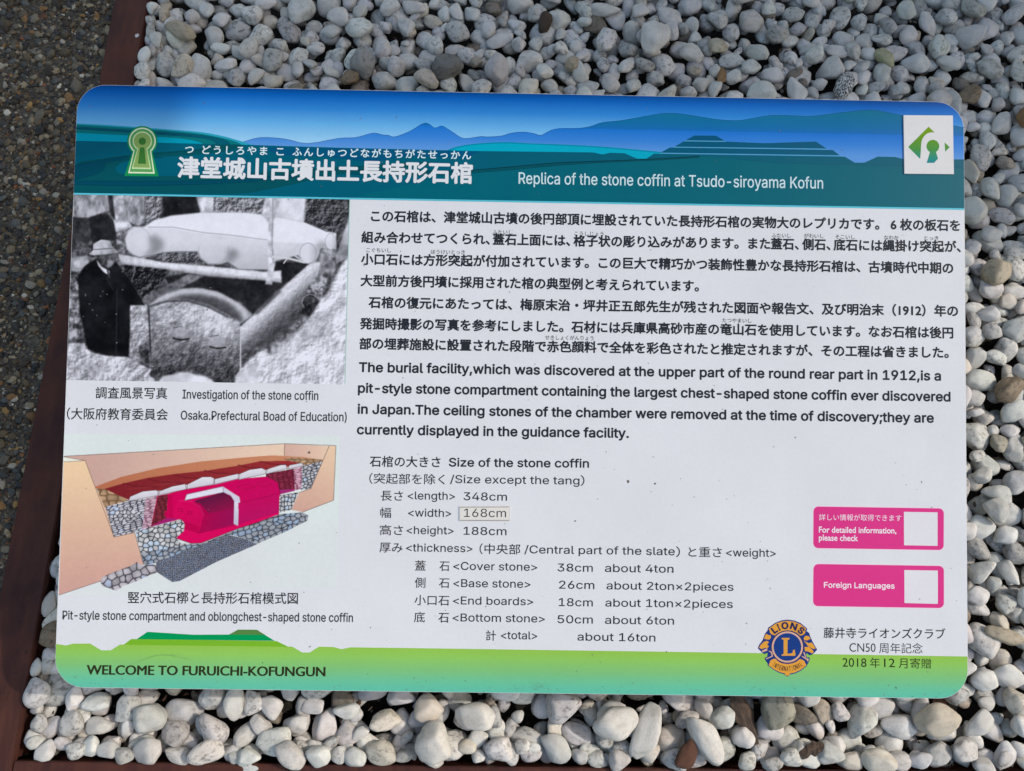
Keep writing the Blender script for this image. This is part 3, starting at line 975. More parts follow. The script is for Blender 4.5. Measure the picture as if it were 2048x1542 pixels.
# ---- logo sticker
c8 = crop(1780, 200, 9.6375)
def slab(name, pts, h, mat, z0=0.0001, parent=None):
    n = len(pts)
    vs = [(p[0], p[1], z0) for p in pts] + [(p[0], p[1], z0 + h) for p in pts]
    a = sum(pts[i][0] * pts[(i + 1) % n][1] - pts[(i + 1) % n][0] * pts[i][1] for i in range(n))
    idx = list(range(n)) if a > 0 else list(range(n))[::-1]
    fs = [tuple(n + i for i in idx), tuple(idx[::-1])] + [(idx[k], idx[(k + 1) % n], n + idx[(k + 1) % n], n + idx[k]) for k in range(n)]
    return mesh_ob(name, vs, fs, mat, parent if parent is not None else board)
ZS = 0.0013
stick = slab('logo_sticker', [c8(248, 303), c8(1195, 310), c8(1215, 1437), c8(265, 1428)], ZS, flat_print((224, 222, 222)))
logo_m = ramp_print('logo_print', [(c8(0, 525)[1], (122, 158, 0)), (c8(0, 700)[1], (104, 152, 8)), (c8(0, 950)[1], (70, 146, 66)), (c8(0, 1130)[1], (24, 140, 130)), (c8(0, 1225)[1], (0, 132, 146))])
zl = 0.0001 + ZS + 1.5e-5
poly('logo_mark', [c8(*p) for p in [(728, 525), (843, 637), (800, 634), (740, 640), (690, 662), (640, 708), (605, 765), (586, 840), (578, 1000), (565, 1147), (335, 915)]], logo_m, stick, zl)
poly('logo_mark', [c8(810 + 123 * math.cos(k * .1745), 902 + 125 * math.sin(k * .1745)) for k in range(36)], logo_m, stick, zl)
poly('logo_mark', [c8(*p) for p in [(755, 1005), (868, 1005), (910, 1140), (832, 1222), (690, 1222)]], logo_m, stick, zl + 6e-6)
poly('logo_mark', [c8(*p) for p in [(1035, 825), (1133, 920), (1047, 1007)]], logo_m, stick, zl)

Z['n'] = 1
# ---- pink boxes with blank code fields
def qbox(tl, tr, br, bl, q):
    def quad(u, v):
        x = (tl[0] * (1 - u) + tr[0] * u) * (1 - v) + (bl[0] * (1 - u) + br[0] * u) * v
        y = (tl[1] * (1 - u) + tr[1] * u) * (1 - v) + (bl[1] * (1 - u) + br[1] * u) * v
        return S(x, y)
    w, h, r = 260., 84., 10.
    o = poly('pink_box', [quad(p[0] / w, p[1] / h) for p in rrect(-1, w + 1, -1, h + 1, r + 1, 8)], flat_print((244, 196, 220)))
    poly('pink_fill', [quad(p[0] / w, p[1] / h) for p in rrect(0, w, 0, h, r, 8)], flat_print((221, 58, 137)), o)
    poly('code_field', [S(*p) for p in q], flat_print((226, 224, 230)), o)
qbox((1627, 1013), (1887.5, 1017), (1887, 1100), (1626.5, 1096), [(1807.7, 1023.6), (1875, 1024.6), (1875, 1091.7), (1808, 1090.5)])
qbox((1627, 1128), (1887.5, 1132), (1887.5, 1216), (1626, 1212), [(1808.5, 1140), (1875.5, 1141), (1875.5, 1207.7), (1808.8, 1206)])

# ---- correction sticker on the width figure
ZC = 0.0009
corr = slab('figure_sticker', [S(918.8, 1012.8), S(942, 1013.4), S(970, 1012.6), S(1019.5, 1012.3), S(1019, 1030), S(1019.5, 1041.6), S(960, 1041.0), S(918.8, 1041.4)], ZC, flat_print((225, 222, 216)))
stroke('sticker_edge', [S(920, 1014.2), S(1018.6, 1013.6), S(1018.6, 1040.4), S(920, 1040.2)], 0.0007, flat_print((150, 142, 132)), corr, 0.0001 + ZC + 1e-5, True)

# ------------------------------------------------------------------ lettering
FD = os.path.join(bpy.utils.system_resource('DATAFILES'), 'fonts')
FONTS = {'gill': None, 'sans': None}
try:
    FONTS['sans'] = bpy.data.fonts.load(os.path.join(FD, 'Inter.woff2'))      # ships inside Blender
except Exception:
    pass
_deps = None
def outlines(s, font, track=1.0, res=4):
    cu = bpy.data.curves.new('lettering', 'FONT')
    cu.body = s
    cu.size = 1.0
    cu.space_character = track
    if FONTS.get(font):
        cu.font = FONTS[font]
    ob = bpy.data.objects.new('lettering', cu)
    COL.objects.link(ob)
    dg = bpy.context.evaluated_depsgraph_get()
    cc = ob.evaluated_get(dg).to_curve(dg)
    sp = []
    for s_ in cc.splines:
        bz = s_.bezier_points
        n = len(bz)
        if n < 3 and s_.type == 'BEZIER' and n < 2:
            continue
        pts = []
        for i in range(n):
            a, b_ = bz[i], bz[(i + 1) % n]
            p0, p1, p2, p3 = a.co, a.handle_right, b_.handle_left, b_.co
            d = p3 - p0
            L = d.length
            if L < 1e-7:
                continue
            def off(q):
                w = q - p0
                return abs(d.x * w.y - d.y * w.x) / L
            k = 1 if max(off(p1), off(p2)) < 0.002 else res
            for m in range(k):
                t = m / k; u = 1 - t
                pts.append((u ** 3 * p0.x + 3 * u * u * t * p1.x + 3 * u * t * t * p2.x + t ** 3 * p3.x,
                            u ** 3 * p0.y + 3 * u * u * t * p1.y + 3 * u * t * t * p2.y + t ** 3 * p3.y))
        if len(pts) >= 3:
            sp.append(pts)
    ob.evaluated_get(dg).to_curve_clear()
    bpy.data.objects.remove(ob)
    bpy.data.curves.remove(cu)
    return sp

def area(p):
    a = np.array(p); b_ = np.roll(a, -1, 0)
    return 0.5 * float(np.sum(a[:, 0] * b_[:, 1] - b_[:, 0] * a[:, 1]))
def contains(poly_, q):
    x, y = q; c = False; n = len(poly_); j = n - 1
    for i in range(n):
        xi, yi = poly_[i]; xj, yj = poly_[j]
        if (yi > y) != (yj > y) and x < (xj - xi) * (y - yi) / (yj - yi) + xi:
            c = not c
        j = i
    return c
def glyph_tris(sp):
    ar = [area(p) for p in sp]
    sgn = math.copysign(1, ar[int(np.argmax(np.abs(ar)))])
    outs = [i for i in range(len(sp)) if ar[i] * sgn > 0]
    holes = {i: [] for i in outs}
    bb = {i: (min(p[0] for p in sp[i]), max(p[0] for p in sp[i])) for i in outs}
    for h in range(len(sp)):
        if ar[h] * sgn > 0:
            continue
        q = sp[h][0]
        cand = [i for i in outs if bb[i][0] <= q[0] <= bb[i][1] and contains(sp[i], q)]
        if cand:
            holes[min(cand, key=lambda i: abs(ar[i]))].append(h)
    V, F = [], []
    for i in outs:
        loops = [[Vector((p[0], p[1], 0)) for p in sp[k]] for k in [i] + holes[i]]
        flat = [p for lp in loops for p in lp]
        b0 = len(V)
        V += [(p.x, p.y) for p in flat]
        for t in geometry.tessellate_polygon(loops):
            a, b_, c = (flat[k] for k in t)
            cr = (b_.x - a.x) * (c.y - a.y) - (b_.y - a.y) * (c.x - a.x)
            if abs(cr) > 1e-12:
                F.append(tuple(b0 + k for k in (t if cr > 0 else t[::-1])))
    return np.array(V), np.array(F)
_cap = {}
def cap_height(font):
    if font not in _cap:
        _cap[font] = max(p[1] for s_ in outlines('H', font) for p in s_)
    return _cap[font]

DARK = (44, 48, 56)
Z_TEXT = 0.0001 + 14 * ZSTEP
def text(s, x0, y0, x1, y1, h, mode='jp', font='gill', color=DARK, bold=0.0, track=1.0, name='text_line', parent=None, z=None, hb=None):
    """lettering whose ink runs from (x0,y0) to (x1,y1) on the sheet.
    mode 'jp': y is the middle of the characters, h the em; mode 'la': y is the base line, h the capital height."""
    sp = outlines(s, font, track)
    V, F = glyph_tris(sp)
    a, b_ = S(x0, y0), S(x1, y1)
    dx, dy = b_[0] - a[0], b_[1] - a[1]
    L = math.hypot(dx, dy)
    ux, uy = dx / L, dy / L
    e, f_ = S((x0 + x1) / 2, (y0 + y1) / 2), S((x0 + x1) / 2, (y0 + y1) / 2 - 10)
    mpp = math.hypot(e[0] - f_[0], e[1] - f_[1]) / 10
    sy = h * mpp / (1.0 if mode == 'jp' else cap_height(font))
    bo = -0.38 * sy if mode == 'jp' else 0.0
    mn, mx = V[:, 0].min(), V[:, 0].max()
    bl = bold * sy
    X = bl + (V[:, 0] - mn) / (mx - mn) * (L - 2 * bl)
    Y = V[:, 1] * sy + bo
    if bold:
        sh = [(0, 0)] + [(bl * math.cos(k * math.pi / 4), (hb if hb is not None else 1.0) * bl * math.sin(k * math.pi / 4)) for k in range(8)]
    else:
        sh = [(0, 0)]
    z = Z_TEXT if z is None else z
    VV, FF = [], []
    for k, (ox, oy) in enumerate(sh):
        xx, yy = X + ox, Y + oy
        VV.append(np.stack([a[0] + xx * ux - yy * uy, a[1] + xx * uy + yy * ux, np.full(len(xx), z + k * 6e-6)], 1))
        FF.append(F + k * len(V))
    return np_mesh(name, np.concatenate(VV), np.concatenate(FF), flat_print(color), parent if parent is not None else board)

# banner titles
TW = (226, 228, 232)
text('津堂城山古墳出土長持形石棺', 354.8, 334.6, 945.5, 346.6, 44.5, bold=.034, color=TW, name='title_text', z=Z_BANNER)
RB = dict(h=19.0, color=(214, 234, 240), bold=.022, name='title_reading', z=Z_BANNER)
text('つ', 370.5, 298.8, 387.5, 299.1, **RB)
text('どうしろやま', 405, 299.6, 535, 302.2, track=1.28, **RB)
text('こ', 553, 302.8, 568, 303.1, **RB)
text('ふんしゅつどながもちがたせっかん', 585, 303.4, 942.4, 310.7, track=1.28, **RB)
text('Replica of the stone coffin at Tsudo-siroyama Kofun', 1037, 367.5, 1646, 377.4, 22.5, 'la', 'sans', (206, 230, 236), name='title_text', bold=.006, z=Z_BANNER)
# Japanese body
JB = dict(h=24.4, bold=.033, name='body_text')
for s, x0, y0, x1, y1 in (
        ('この石棺は、津堂城山古墳の後円部頂に埋設されていた長持形石棺の実物大のレプリカです。 6 枚の板石を', 742, 432, 1920, 451),
        ('組み合わせてつくられ、', 722.7, 474.2, 980, 478.3), ('蓋石上面には、', 985.5, 478.4, 1140.5, 481), ('格子状の彫り込みがあります。また', 1146.6, 481.2, 1540.7, 487.4),
        ('蓋石、', 1541.6, 487.4, 1597.6, 488.4), ('側石、', 1604, 488.4, 1661, 489.3), ('底石には縄掛け突起が、', 1666.6, 489.4, 1921.6, 493.4),
        ('小口石には方形突起が付加されています。この巨大で精巧かつ装飾性豊かな長持形石棺は、古墳時代中期の', 722, 518, 1906.4, 536.3),
        ('大型前方後円墳に採用された棺の典型例と考えられています。', 721, 561, 1398, 572),
        ('石棺の復元にあたっては、梅原末治・坪井正五郎先生が残された図面や報告文、及び明治末（1912）年の', 737, 604.5, 1916, 622),
        ('発掘時撮影の写真を参考にしました。石材には兵庫県高砂市産の竜山石を使用しています。なお石棺は後円', 719.7, 647, 1906.4, 665.5),
        ('部の埋葬施設に設置された段階で赤色顔料で全体を彩色されたと推定されますが、その工程は省きました。', 718.8, 687, 1897.3, 705)):
    text(s, x0, y0, x1, y1, **JB)
for s, x0, x1, y in (('ふたいし', 985, 1025, 464), ('こうしじょう', 1149, 1207, 467), ('こぐちいし', 733, 782, 500), ('ほうけいとっき', 862, 930, 503.5), ('ふたいし', 1543, 1581.5, 470.7),
                     ('がわいし', 1608, 1647, 471.5), ('そこいし', 1670.5, 1709.5, 473.6), ('なわか', 1768, 1797, 475), ('とっき', 1848.5, 1876.5, 476), ('たつやまいし', 1444.5, 1503, 640.5), ('せきしょくがんりょう', 1090, 1187, 674.8)):
    text(s, x0, y, x1, y + (x1 - x0) * .016, 10.0, color=(56, 60, 66), name='reading_text', bold=.008)
# English body
EB = dict(h=18.4, mode='la', font='sans', bold=.024, name='body_text')
for s, x0, y0, x1, y1 in (
        ('The burial facility,which was discovered at the upper part of the round rear part in 1912,is a', 717.6, 743.5, 1882, 760.8),
        ('pit-style stone compartment containing the largest chest-shaped stone coffin ever discovered', 715.7, 785.0, 1901, 802.6),
        ('in Japan.The ceiling stones of the chamber were removed at the time of discovery;they are', 715, 827.0, 1867.7, 845),
        ('currently displayed in the guidance facility.', 713.6, 868.0, 1257.7, 875.4)):
    text(s, x0, y0, x1, y1, **EB)
# size table
text('石棺の大きさ', 739.5, 922.6, 881, 924, 23.5, bold=.014, name='table_text')
text('Size of the stone coffin', 897.7, 932.6, 1178, 935, 16.4, 'la', 'sans', bold=.018, name='table_text')
def tj(s, x0, x1, y):
    text(s, x0, y, x1, y + (x1 - x0) * .014, 22.5, color=(48, 52, 58), name='table_text', bold=.006)
def tl_(s, x0, x1, y, y1=None):
    text(s, x0, y, x1, y1 if y1 else y + (x1 - x0) * .013, 15.6, 'la', 'sans', (48, 52, 58), name='table_text', bold=.006)
tj('（突起部を除く', 738.7, 889.8, 956.6); tl_('/Size except the tang', 900, 1159, 965.8, 969); tj('）', 1161, 1169, 961)
tj('長さ', 761.5, 806, 991); tl_('<length>', 815, 910, 998.5); tl_('348cm', 927, 1014, 1000.2)
tj('幅', 760.6, 782.6, 1025); tl_('<width>', 816, 902.6, 1032.8)
text('168cm', 928, 1033.4, 1012, 1034, 16.4, 'la', 'sans', (50, 50, 50), name='figure_text', parent=corr, z=0.0001 + ZC + 2.4e-5)
tj('高さ', 760, 806, 1059.8); tl_('<height>', 813, 907.4, 1067.6); tl_('188cm', 927, 1013, 1069.2)
tj('厚み', 759, 805.5, 1094.4); tl_('<thickness>', 812, 945, 1102.6); tj('（中央部', 959, 1040.6, 1097.4); tl_('/Central part of the slate', 1048.5, 1349.5, 1106.3, 1110.4); tj('）', 1351.7, 1360, 1103.5)
tj('と重さ', 1376.7, 1443.5, 1103.6); tl_('<weight>', 1452, 1551.6, 1112.4)
tj('蓋', 830, 851.6, 1131); tj('石', 878.9, 899, 1131.6); tl_('<Cover stone>', 906.5, 1074.4, 1139.4); tl_('38cm', 1115, 1185.6, 1142.6); tl_('about 4ton', 1209.8, 1347, 1143.6)
tj('側', 829.6, 851, 1164.8); tj('石', 878, 899, 1165.4); tl_('<Base stone>', 906.5, 1061, 1173.6); tl_('26cm', 1118, 1188.7, 1177); tl_('about 2ton×2pieces', 1213, 1467, 1178.4, 1181.6)
tj('小口石', 829, 898.6, 1199.8); tl_('<End boards>', 905.7, 1066.5, 1208.4); tl_('18cm', 1117.5, 1185.6, 1211.8); tl_('about 1ton×2pieces', 1210.6, 1465.5, 1212.8, 1216)
tj('底', 828, 850, 1234); tj('石', 876.7, 897.7, 1234.6); tl_('<Bottom stone>', 905, 1089.8, 1242.4); tl_('50cm', 1115, 1185.6, 1246); tl_('about 6ton', 1209.8, 1348, 1247.4)
tj('計', 972, 992, 1270.6); tl_('<total>', 1001.5, 1074.4, 1277.8); tl_('about 16ton', 1154.8, 1310.8, 1280.8, 1283)
# captions
CJ = dict(h=25.0, color=(44, 50, 54), name='caption_text', bold=.010)
text('調査風景写真', 191.5, 785.2, 334.7, 786.6, **CJ)
text('Investigation of the stone coffin', 365, 797, 636.6, 800, 17.4, 'la', 'sans', (52, 58, 62), name='caption_text', bold=.010)
text('（大阪府教育委員会', 134, 827, 336, 829, **CJ)
text('Osaka.Prefectural Boad of Education)', 361.5, 839, 693.5, 842.6, 17.4, 'la', 'sans', (52, 58, 62), name='caption_text', bold=.010)
text('竪穴式石槨と長持形石棺模式図', 256, 1194.6, 596, 1196.6, **CJ)
text('Pit-style stone compartment and oblongchest-shaped stone coffin', 125, 1238.6, 706, 1243.8, 17.2, 'la', 'sans', (52, 58, 62), name='caption_text', bold=.010)
text('WELCOME TO FURUICHI-KOFUNGUN', 173, 1348.6, 651, 1352.4, 18.4, 'la', 'gill', (46, 52, 30), bold=.034, hb=.3, name='welcome_text')
# pink boxes
text('詳しい情報が取得できます', 1638, 1034.2, 1802.8, 1036, 13.8, color=(246, 226, 238), name='box_text')
text('For detailed information,', 1637.5, 1064.8, 1792.5, 1066.8, 11.6, 'la', 'gill', (246, 230, 240), bold=.02, name='box_text')
text('please check', 1637.5, 1080.8, 1715.6, 1082, 11.6, 'la', 'gill', (246, 230, 240), bold=.02, name='box_text')
text('Foreign Languages', 1647.5, 1175, 1789, 1177, 10.8, 'la', 'sans', (246, 230, 240), bold=.016, name='box_text')
# donor lines
text('藤井寺ライオンズクラブ', 1647, 1265.3, 1890.5, 1267.6, 23.0, color=(46, 52, 56), name='donor_text', bold=.008)
text('CN50', 1698.7, 1303.2, 1751, 1303.8, 17.0, 'la', 'gill', (52, 58, 62), name='donor_text')
text('周年記念', 1758, 1295.8, 1845, 1296.8, 22.5, color=(52, 58, 62), name='donor_text')
text('2018', 1685, 1333.2, 1732.8, 1333.8, 17.0, 'la', 'gill', (40, 48, 30), name='donor_text')
text('年', 1739.6, 1325.3, 1759.8, 1325.6, 22.0, color=(40, 48, 30), name='donor_text')
text('12', 1768, 1334, 1789.7, 1334.3, 17.0, 'la', 'gill', (40, 48, 30), name='donor_text')
text('月寄贈', 1797, 1326, 1862, 1327, 22.5, color=(40, 48, 30), name='donor_text')

# ---- club emblem
Z['n'] = 14
cE = crop(1500, 1230, 11.86)
NAVY, GOLD, TAN = (32, 58, 128), (226, 160, 62), (216, 172, 152)
em = poly('club_emblem', [cE(*p) for p in [(420, 335), (430, 300), (600, 182), (750, 125), (890, 108), (1050, 130), (1200, 190), (1345, 310), (1358, 345), (1335, 378), (1400, 420), (1425, 500), (1470, 600), (1520, 700), (1588, 810), (1582, 832),
      (1530, 890), (1470, 938), (1408, 958), (1340, 905), (1330, 960), (1360, 1020), (1400, 985), (1418, 1040), (1400, 1100), (1355, 1180), (1340, 1212), (1200, 1322), (1050, 1392), (950, 1408), (920, 1442), (885, 1458), (850, 1442), (820, 1408),
      (700, 1375), (560, 1300), (415, 1192), (418, 1150), (370, 1085), (342, 1032), (370, 1000), (410, 985), (415, 900), (340, 925), (280, 890), (240, 842), (184, 790), (215, 705), (260, 648), (300, 590), (328, 510), (360, 430), (410, 372)]], flat_print(NAVY))
def ep(pts, c, name='emblem_patch'):
    return poly(name, [cE(*p) for p in pts], flat_print(c), em)
ep([(440, 325), (600, 207), (750, 152), (890, 136), (1040, 154), (1200, 222), (1330, 325), (1308, 370), (1310, 420), (1260, 470), (1190, 490), (1110, 420), (1000, 375), (890, 358), (780, 375), (670, 420), (590, 485), (520, 460), (470, 420), (465, 370)], GOLD, 'emblem_scroll')
ep([(600, 1035), (680, 1110), (780, 1150), (890, 1162), (1000, 1147), (1100, 1107), (1180, 1042), (1240, 1060), (1290, 1090), (1310, 1140), (1335, 1190), (1200, 1297), (1050, 1367), (945, 1385), (930, 1425), (885, 1442), (840, 1425), (825, 1385), (700, 1352), (560, 1282), (440, 1190), (465, 1130), (480, 1080), (540, 1045)], GOLD, 'emblem_scroll')
def circ(r, c, name):
    ep([(885 + r * math.cos(k * .10472), 757 + r * math.sin(k * .10472)) for k in range(60)], c, name)
circ(384, (70, 42, 52), 'emblem_ring'); circ(370, TAN, 'emblem_ring'); circ(328, (28, 62, 132), 'emblem_disc')
ep([(748, 540), (935, 540), (935, 575), (890, 585), (885, 915), (960, 912), (1010, 890), (1020, 830), (1045, 815), (1065, 840), (1065, 890), (1078, 920), (1070, 965), (748, 965), (748, 935), (795, 925), (795, 585), (748, 570)], (222, 158, 66), 'emblem_letter')
for pts in ([(380, 440), (430, 470), (490, 480), (492, 540), (450, 585), (330, 562), (350, 500)], [(318, 636), (400, 610), (445, 640), (405, 700), (445, 745), (405, 790), (340, 780), (285, 806), (212, 780), (240, 720), (290, 670)],
            [(1320, 488), (1390, 500), (1440, 560), (1350, 602), (1280, 590), (1270, 540)], [(1268, 600), (1330, 640), (1390, 664), (1460, 652), (1500, 700), (1556, 790), (1500, 805), (1440, 770), (1380, 740), (1340, 690)],
            [(1290, 756), (1400, 752), (1480, 830), (1512, 870), (1470, 912), (1400, 872), (1300, 850)]):
    ep(pts, GOLD, 'lion_face')
for pts in ([(275, 845), (395, 790), (415, 840), (330, 870), (300, 885)], [(425, 850), (490, 850), (530, 900), (540, 980), (380, 1050), (370, 1030), (510, 970), (500, 900), (470, 870)], [(1260, 880), (1290, 878), (1320, 960), (1330, 1010), (1300, 990), (1280, 930)], [(1220, 960), (1330, 1020), (1400, 1040), (1370, 1110), (1340, 1060), (1230, 990)]):
    ep(pts, TAN, 'lion_face')
def arc_text(s, R, angs, h, c, low, wd, bold):
    for ch, an in zip(s, angs):
        a = R_(an)
        cx = 885 + R * math.sin(a)
        cy = 757 + R * math.cos(a) if low else 757 - R * math.cos(a)
        tx, ty = math.cos(a), (-math.sin(a) if low else math.sin(a))
        w = wd * {'I': .3, 'O': 1.2, 'N': 1.15, 'L': .85, 'S': .95}.get(ch, 1.0)
        text(ch, 1500 + (cx - tx * w) / 11.86, 1230 + (cy - ty * w) / 11.86, 1500 + (cx + tx * w) / 11.86, 1230 + (cy + ty * w) / 11.86, h / 11.86,
             'la', 'sans', c, bold, name='emblem_text', parent=em, z=0.0001 + 52 * ZSTEP)
arc_text('LIONS', 436, (-37, -24, -6.5, 17.5, 40), 150, (38, 40, 92), False, 68, .03)
arc_text('INTERNATIONAL', 572, [-38 + 6.33 * k for k in range(13)], 112, (58, 44, 60), True, 19, .0)

# ------------------------------------------------------------------ halftone pictures on the board
class Canvas:
    """a printed picture: a fine sheet of small facets, each with its own ink tone"""
    def __init__(s, cfn, x0, x1, y0, y1, nx, ny, bg, corners=None, SS=2):
        s.cfn, s.nx, s.ny, s.SS, s.corners = cfn, nx, ny, SS, corners
        fx = (np.arange(nx * SS) + .5) / (nx * SS); fy = (np.arange(ny * SS) + .5) / (ny * SS)
        U, V = np.meshgrid(fx, fy)
        s.X, s.Y = s.at(U, V, x0, x1, y0, y1)
        s.ext = (x0, x1, y0, y1)
        s.C = np.empty(U.shape + (3,)); s.C[:] = np.array(bg, float)
        s.shape = U.shape
        s.rg = np.random.default_rng(9)
    def at(s, U, V, x0, x1, y0, y1):
        if s.corners:
            a, b_, c, d = s.corners
            return tuple((a[k] * (1 - U) + b_[k] * U) * (1 - V) + (d[k] * (1 - U) + c[k] * U) * V for k in (0, 1))
        return x0 + (x1 - x0) * U, y0 + (y1 - y0) * V
    def blur(s, m, r):
        for _ in range(2):
            for ax in (0, 1):
                k = 2 * r + 1
                p = np.pad(m, [(r + 1, r) if a == ax else (0, 0) for a in (0, 1)], mode='edge')
                cs = np.cumsum(p, ax)
                m = (np.take(cs, range(k, cs.shape[ax]), ax) - np.take(cs, range(0, cs.shape[ax] - k), ax)) / k
        return m
    def mask(s, pts, soft=0, warp=0.0, wscale=40):
        X, Y = s.X, s.Y
        if warp:
            X = X + (s.noise(wscale) - .5) * warp * 2; Y = Y + (s.noise(wscale) - .5) * warp * 2
        x0, x1 = min(p[0] for p in pts) - warp, max(p[0] for p in pts) + warp
        y0, y1 = min(p[1] for p in pts) - warp, max(p[1] for p in pts) + warp
        rows = np.where((s.Y.max(1) >= y0) & (s.Y.min(1) <= y1))[0]
        cols = np.where((s.X.max(0) >= x0) & (s.X.min(0) <= x1))[0]
        m = np.zeros(s.shape)
        if len(rows) and len(cols):
            sl = np.s_[rows[0]:rows[-1] + 1, cols[0]:cols[-1] + 1]
            x, y = X[sl], Y[sl]
            c = np.zeros(x.shape, bool)
            n = len(pts); j = n - 1
            for i in range(n):
                xi, yi = pts[i]; xj, yj = pts[j]
                if yi != yj:
                    c ^= ((yi > y) != (yj > y)) & (x < (xj - xi) * (y - yi) / (yj - yi) + xi)
                j = i
            m[sl] = c
        return s.blur(m, soft) if soft else m
    def noise(s, scale, octv=3, sx=1.0):
        out = np.zeros(s.shape); amp = 1.0; tot = 0
        for o in range(octv):
            sc_ = scale / 2 ** o
            gx = (s.X - s.X.min()) / (sc_ * sx); gy = (s.Y - s.Y.min()) / sc_
            L = s.rg.random((int(gy.max()) + 3, int(gx.max()) + 3))
            ix, iy = gx.astype(int), gy.astype(int)
            fx, fy = gx - ix, gy - iy
            fx = fx * fx * (3 - 2 * fx); fy = fy * fy * (3 - 2 * fy)
            out += amp * ((L[iy, ix] * (1 - fx) + L[iy, ix + 1] * fx) * (1 - fy) + (L[iy + 1, ix] * (1 - fx) + L[iy + 1, ix + 1] * fx) * fy)
            tot += amp; amp *= .6
        return out / tot
    def put(s, m, col):
        col = np.asarray(col, float)
        s.C = s.C * (1 - m[..., None]) + (col if col.ndim == 3 else col[None, None]) * m[..., None]
    def line(s, pts, w, col, op=1.0):
        m = np.zeros(s.shape)
        for (ax, ay), (bx, by) in zip(pts[:-1], pts[1:]):
            dx, dy = bx - ax, by - ay
            L2 = dx * dx + dy * dy + 1e-9
            t = np.clip(((s.X - ax) * dx + (s.Y - ay) * dy) / L2, 0, 1)
            d = np.hypot(s.X - ax - t * dx, s.Y - ay - t * dy)
            m = np.maximum(m, np.clip((w / 2 - d) / 2.0 + .5, 0, 1))
        s.put(m * op, col)
    def cells(s, size, sx=1.0, sy=1.0, ang=0.0):
        ca, sa = math.cos(ang), math.sin(ang)
        gx = (s.X * ca + s.Y * sa) / (size * sx) + 200; gy = (-s.X * sa + s.Y * ca) / (size * sy) + 200
        ix, iy = np.floor(gx).astype(int), np.floor(gy).astype(int)
        Jx, Jy, Tn = s.rg.random((512, 512)), s.rg.random((512, 512)), s.rg.random((512, 512))
        f1 = np.full(s.shape, 9.); f2 = f1.copy(); tone = np.zeros(s.shape)
        for a in (-1, 0, 1):
            for b_ in (-1, 0, 1):
                cx, cy = (ix + a) % 512, (iy + b_) % 512
                d = np.hypot(ix + a + .15 + .7 * Jx[cx, cy] - gx, iy + b_ + .15 + .7 * Jy[cx, cy] - gy)
                nw = d < f1
                f2 = np.where(nw, f1, np.minimum(f2, d)); tone = np.where(nw, Tn[cx, cy], tone); f1 = np.where(nw, d, f1)
        return f1, f2 - f1, tone
    def finish(s, name, z):
        SS = s.SS
        c = s.C.reshape(s.ny, SS, s.nx, SS, 3).mean((1, 3))
        c = np.clip(c, 0, 255)
        c = np.where(c <= 10.3, c / 255 / 12.92, ((c / 255 + .055) / 1.055) ** 2.4)
        c = np.minimum(c * PRINT_GAIN, .86)
        u = np.linspace(0, 1, s.nx); v = np.linspace(0, 1, s.ny)
        U, V = np.meshgrid(u, v)
        X, Y = s.at(U, V, *s.ext)
        ox, oy, k = s.cfn
        px_, py_ = ox + X / k, oy + Y / k
        d = HM[6] * px_ + HM[7] * py_ + 1
        bu_, bv_ = (HM[0] * px_ + HM[1] * py_ + HM[2]) / d, (HM[3] * px_ + HM[4] * py_ + HM[5]) / d
        bu_ = np.clip(bu_, -BW / 2 + .0003, BW / 2 - .0003)
        P_ = np.stack([bu_, bv_, np.full(bu_.shape, z)], -1).reshape(-1, 3)
        I = np.arange(s.nx * s.ny).reshape(s.ny, s.nx)
        F_ = np.stack([I[1:, :-1], I[1:, 1:], I[:-1, 1:], I[:-1, :-1]], -1).reshape(-1, 4)
        return np_mesh(name, P_, F_, M_RASTER, board, False, c.reshape(-1, 3))

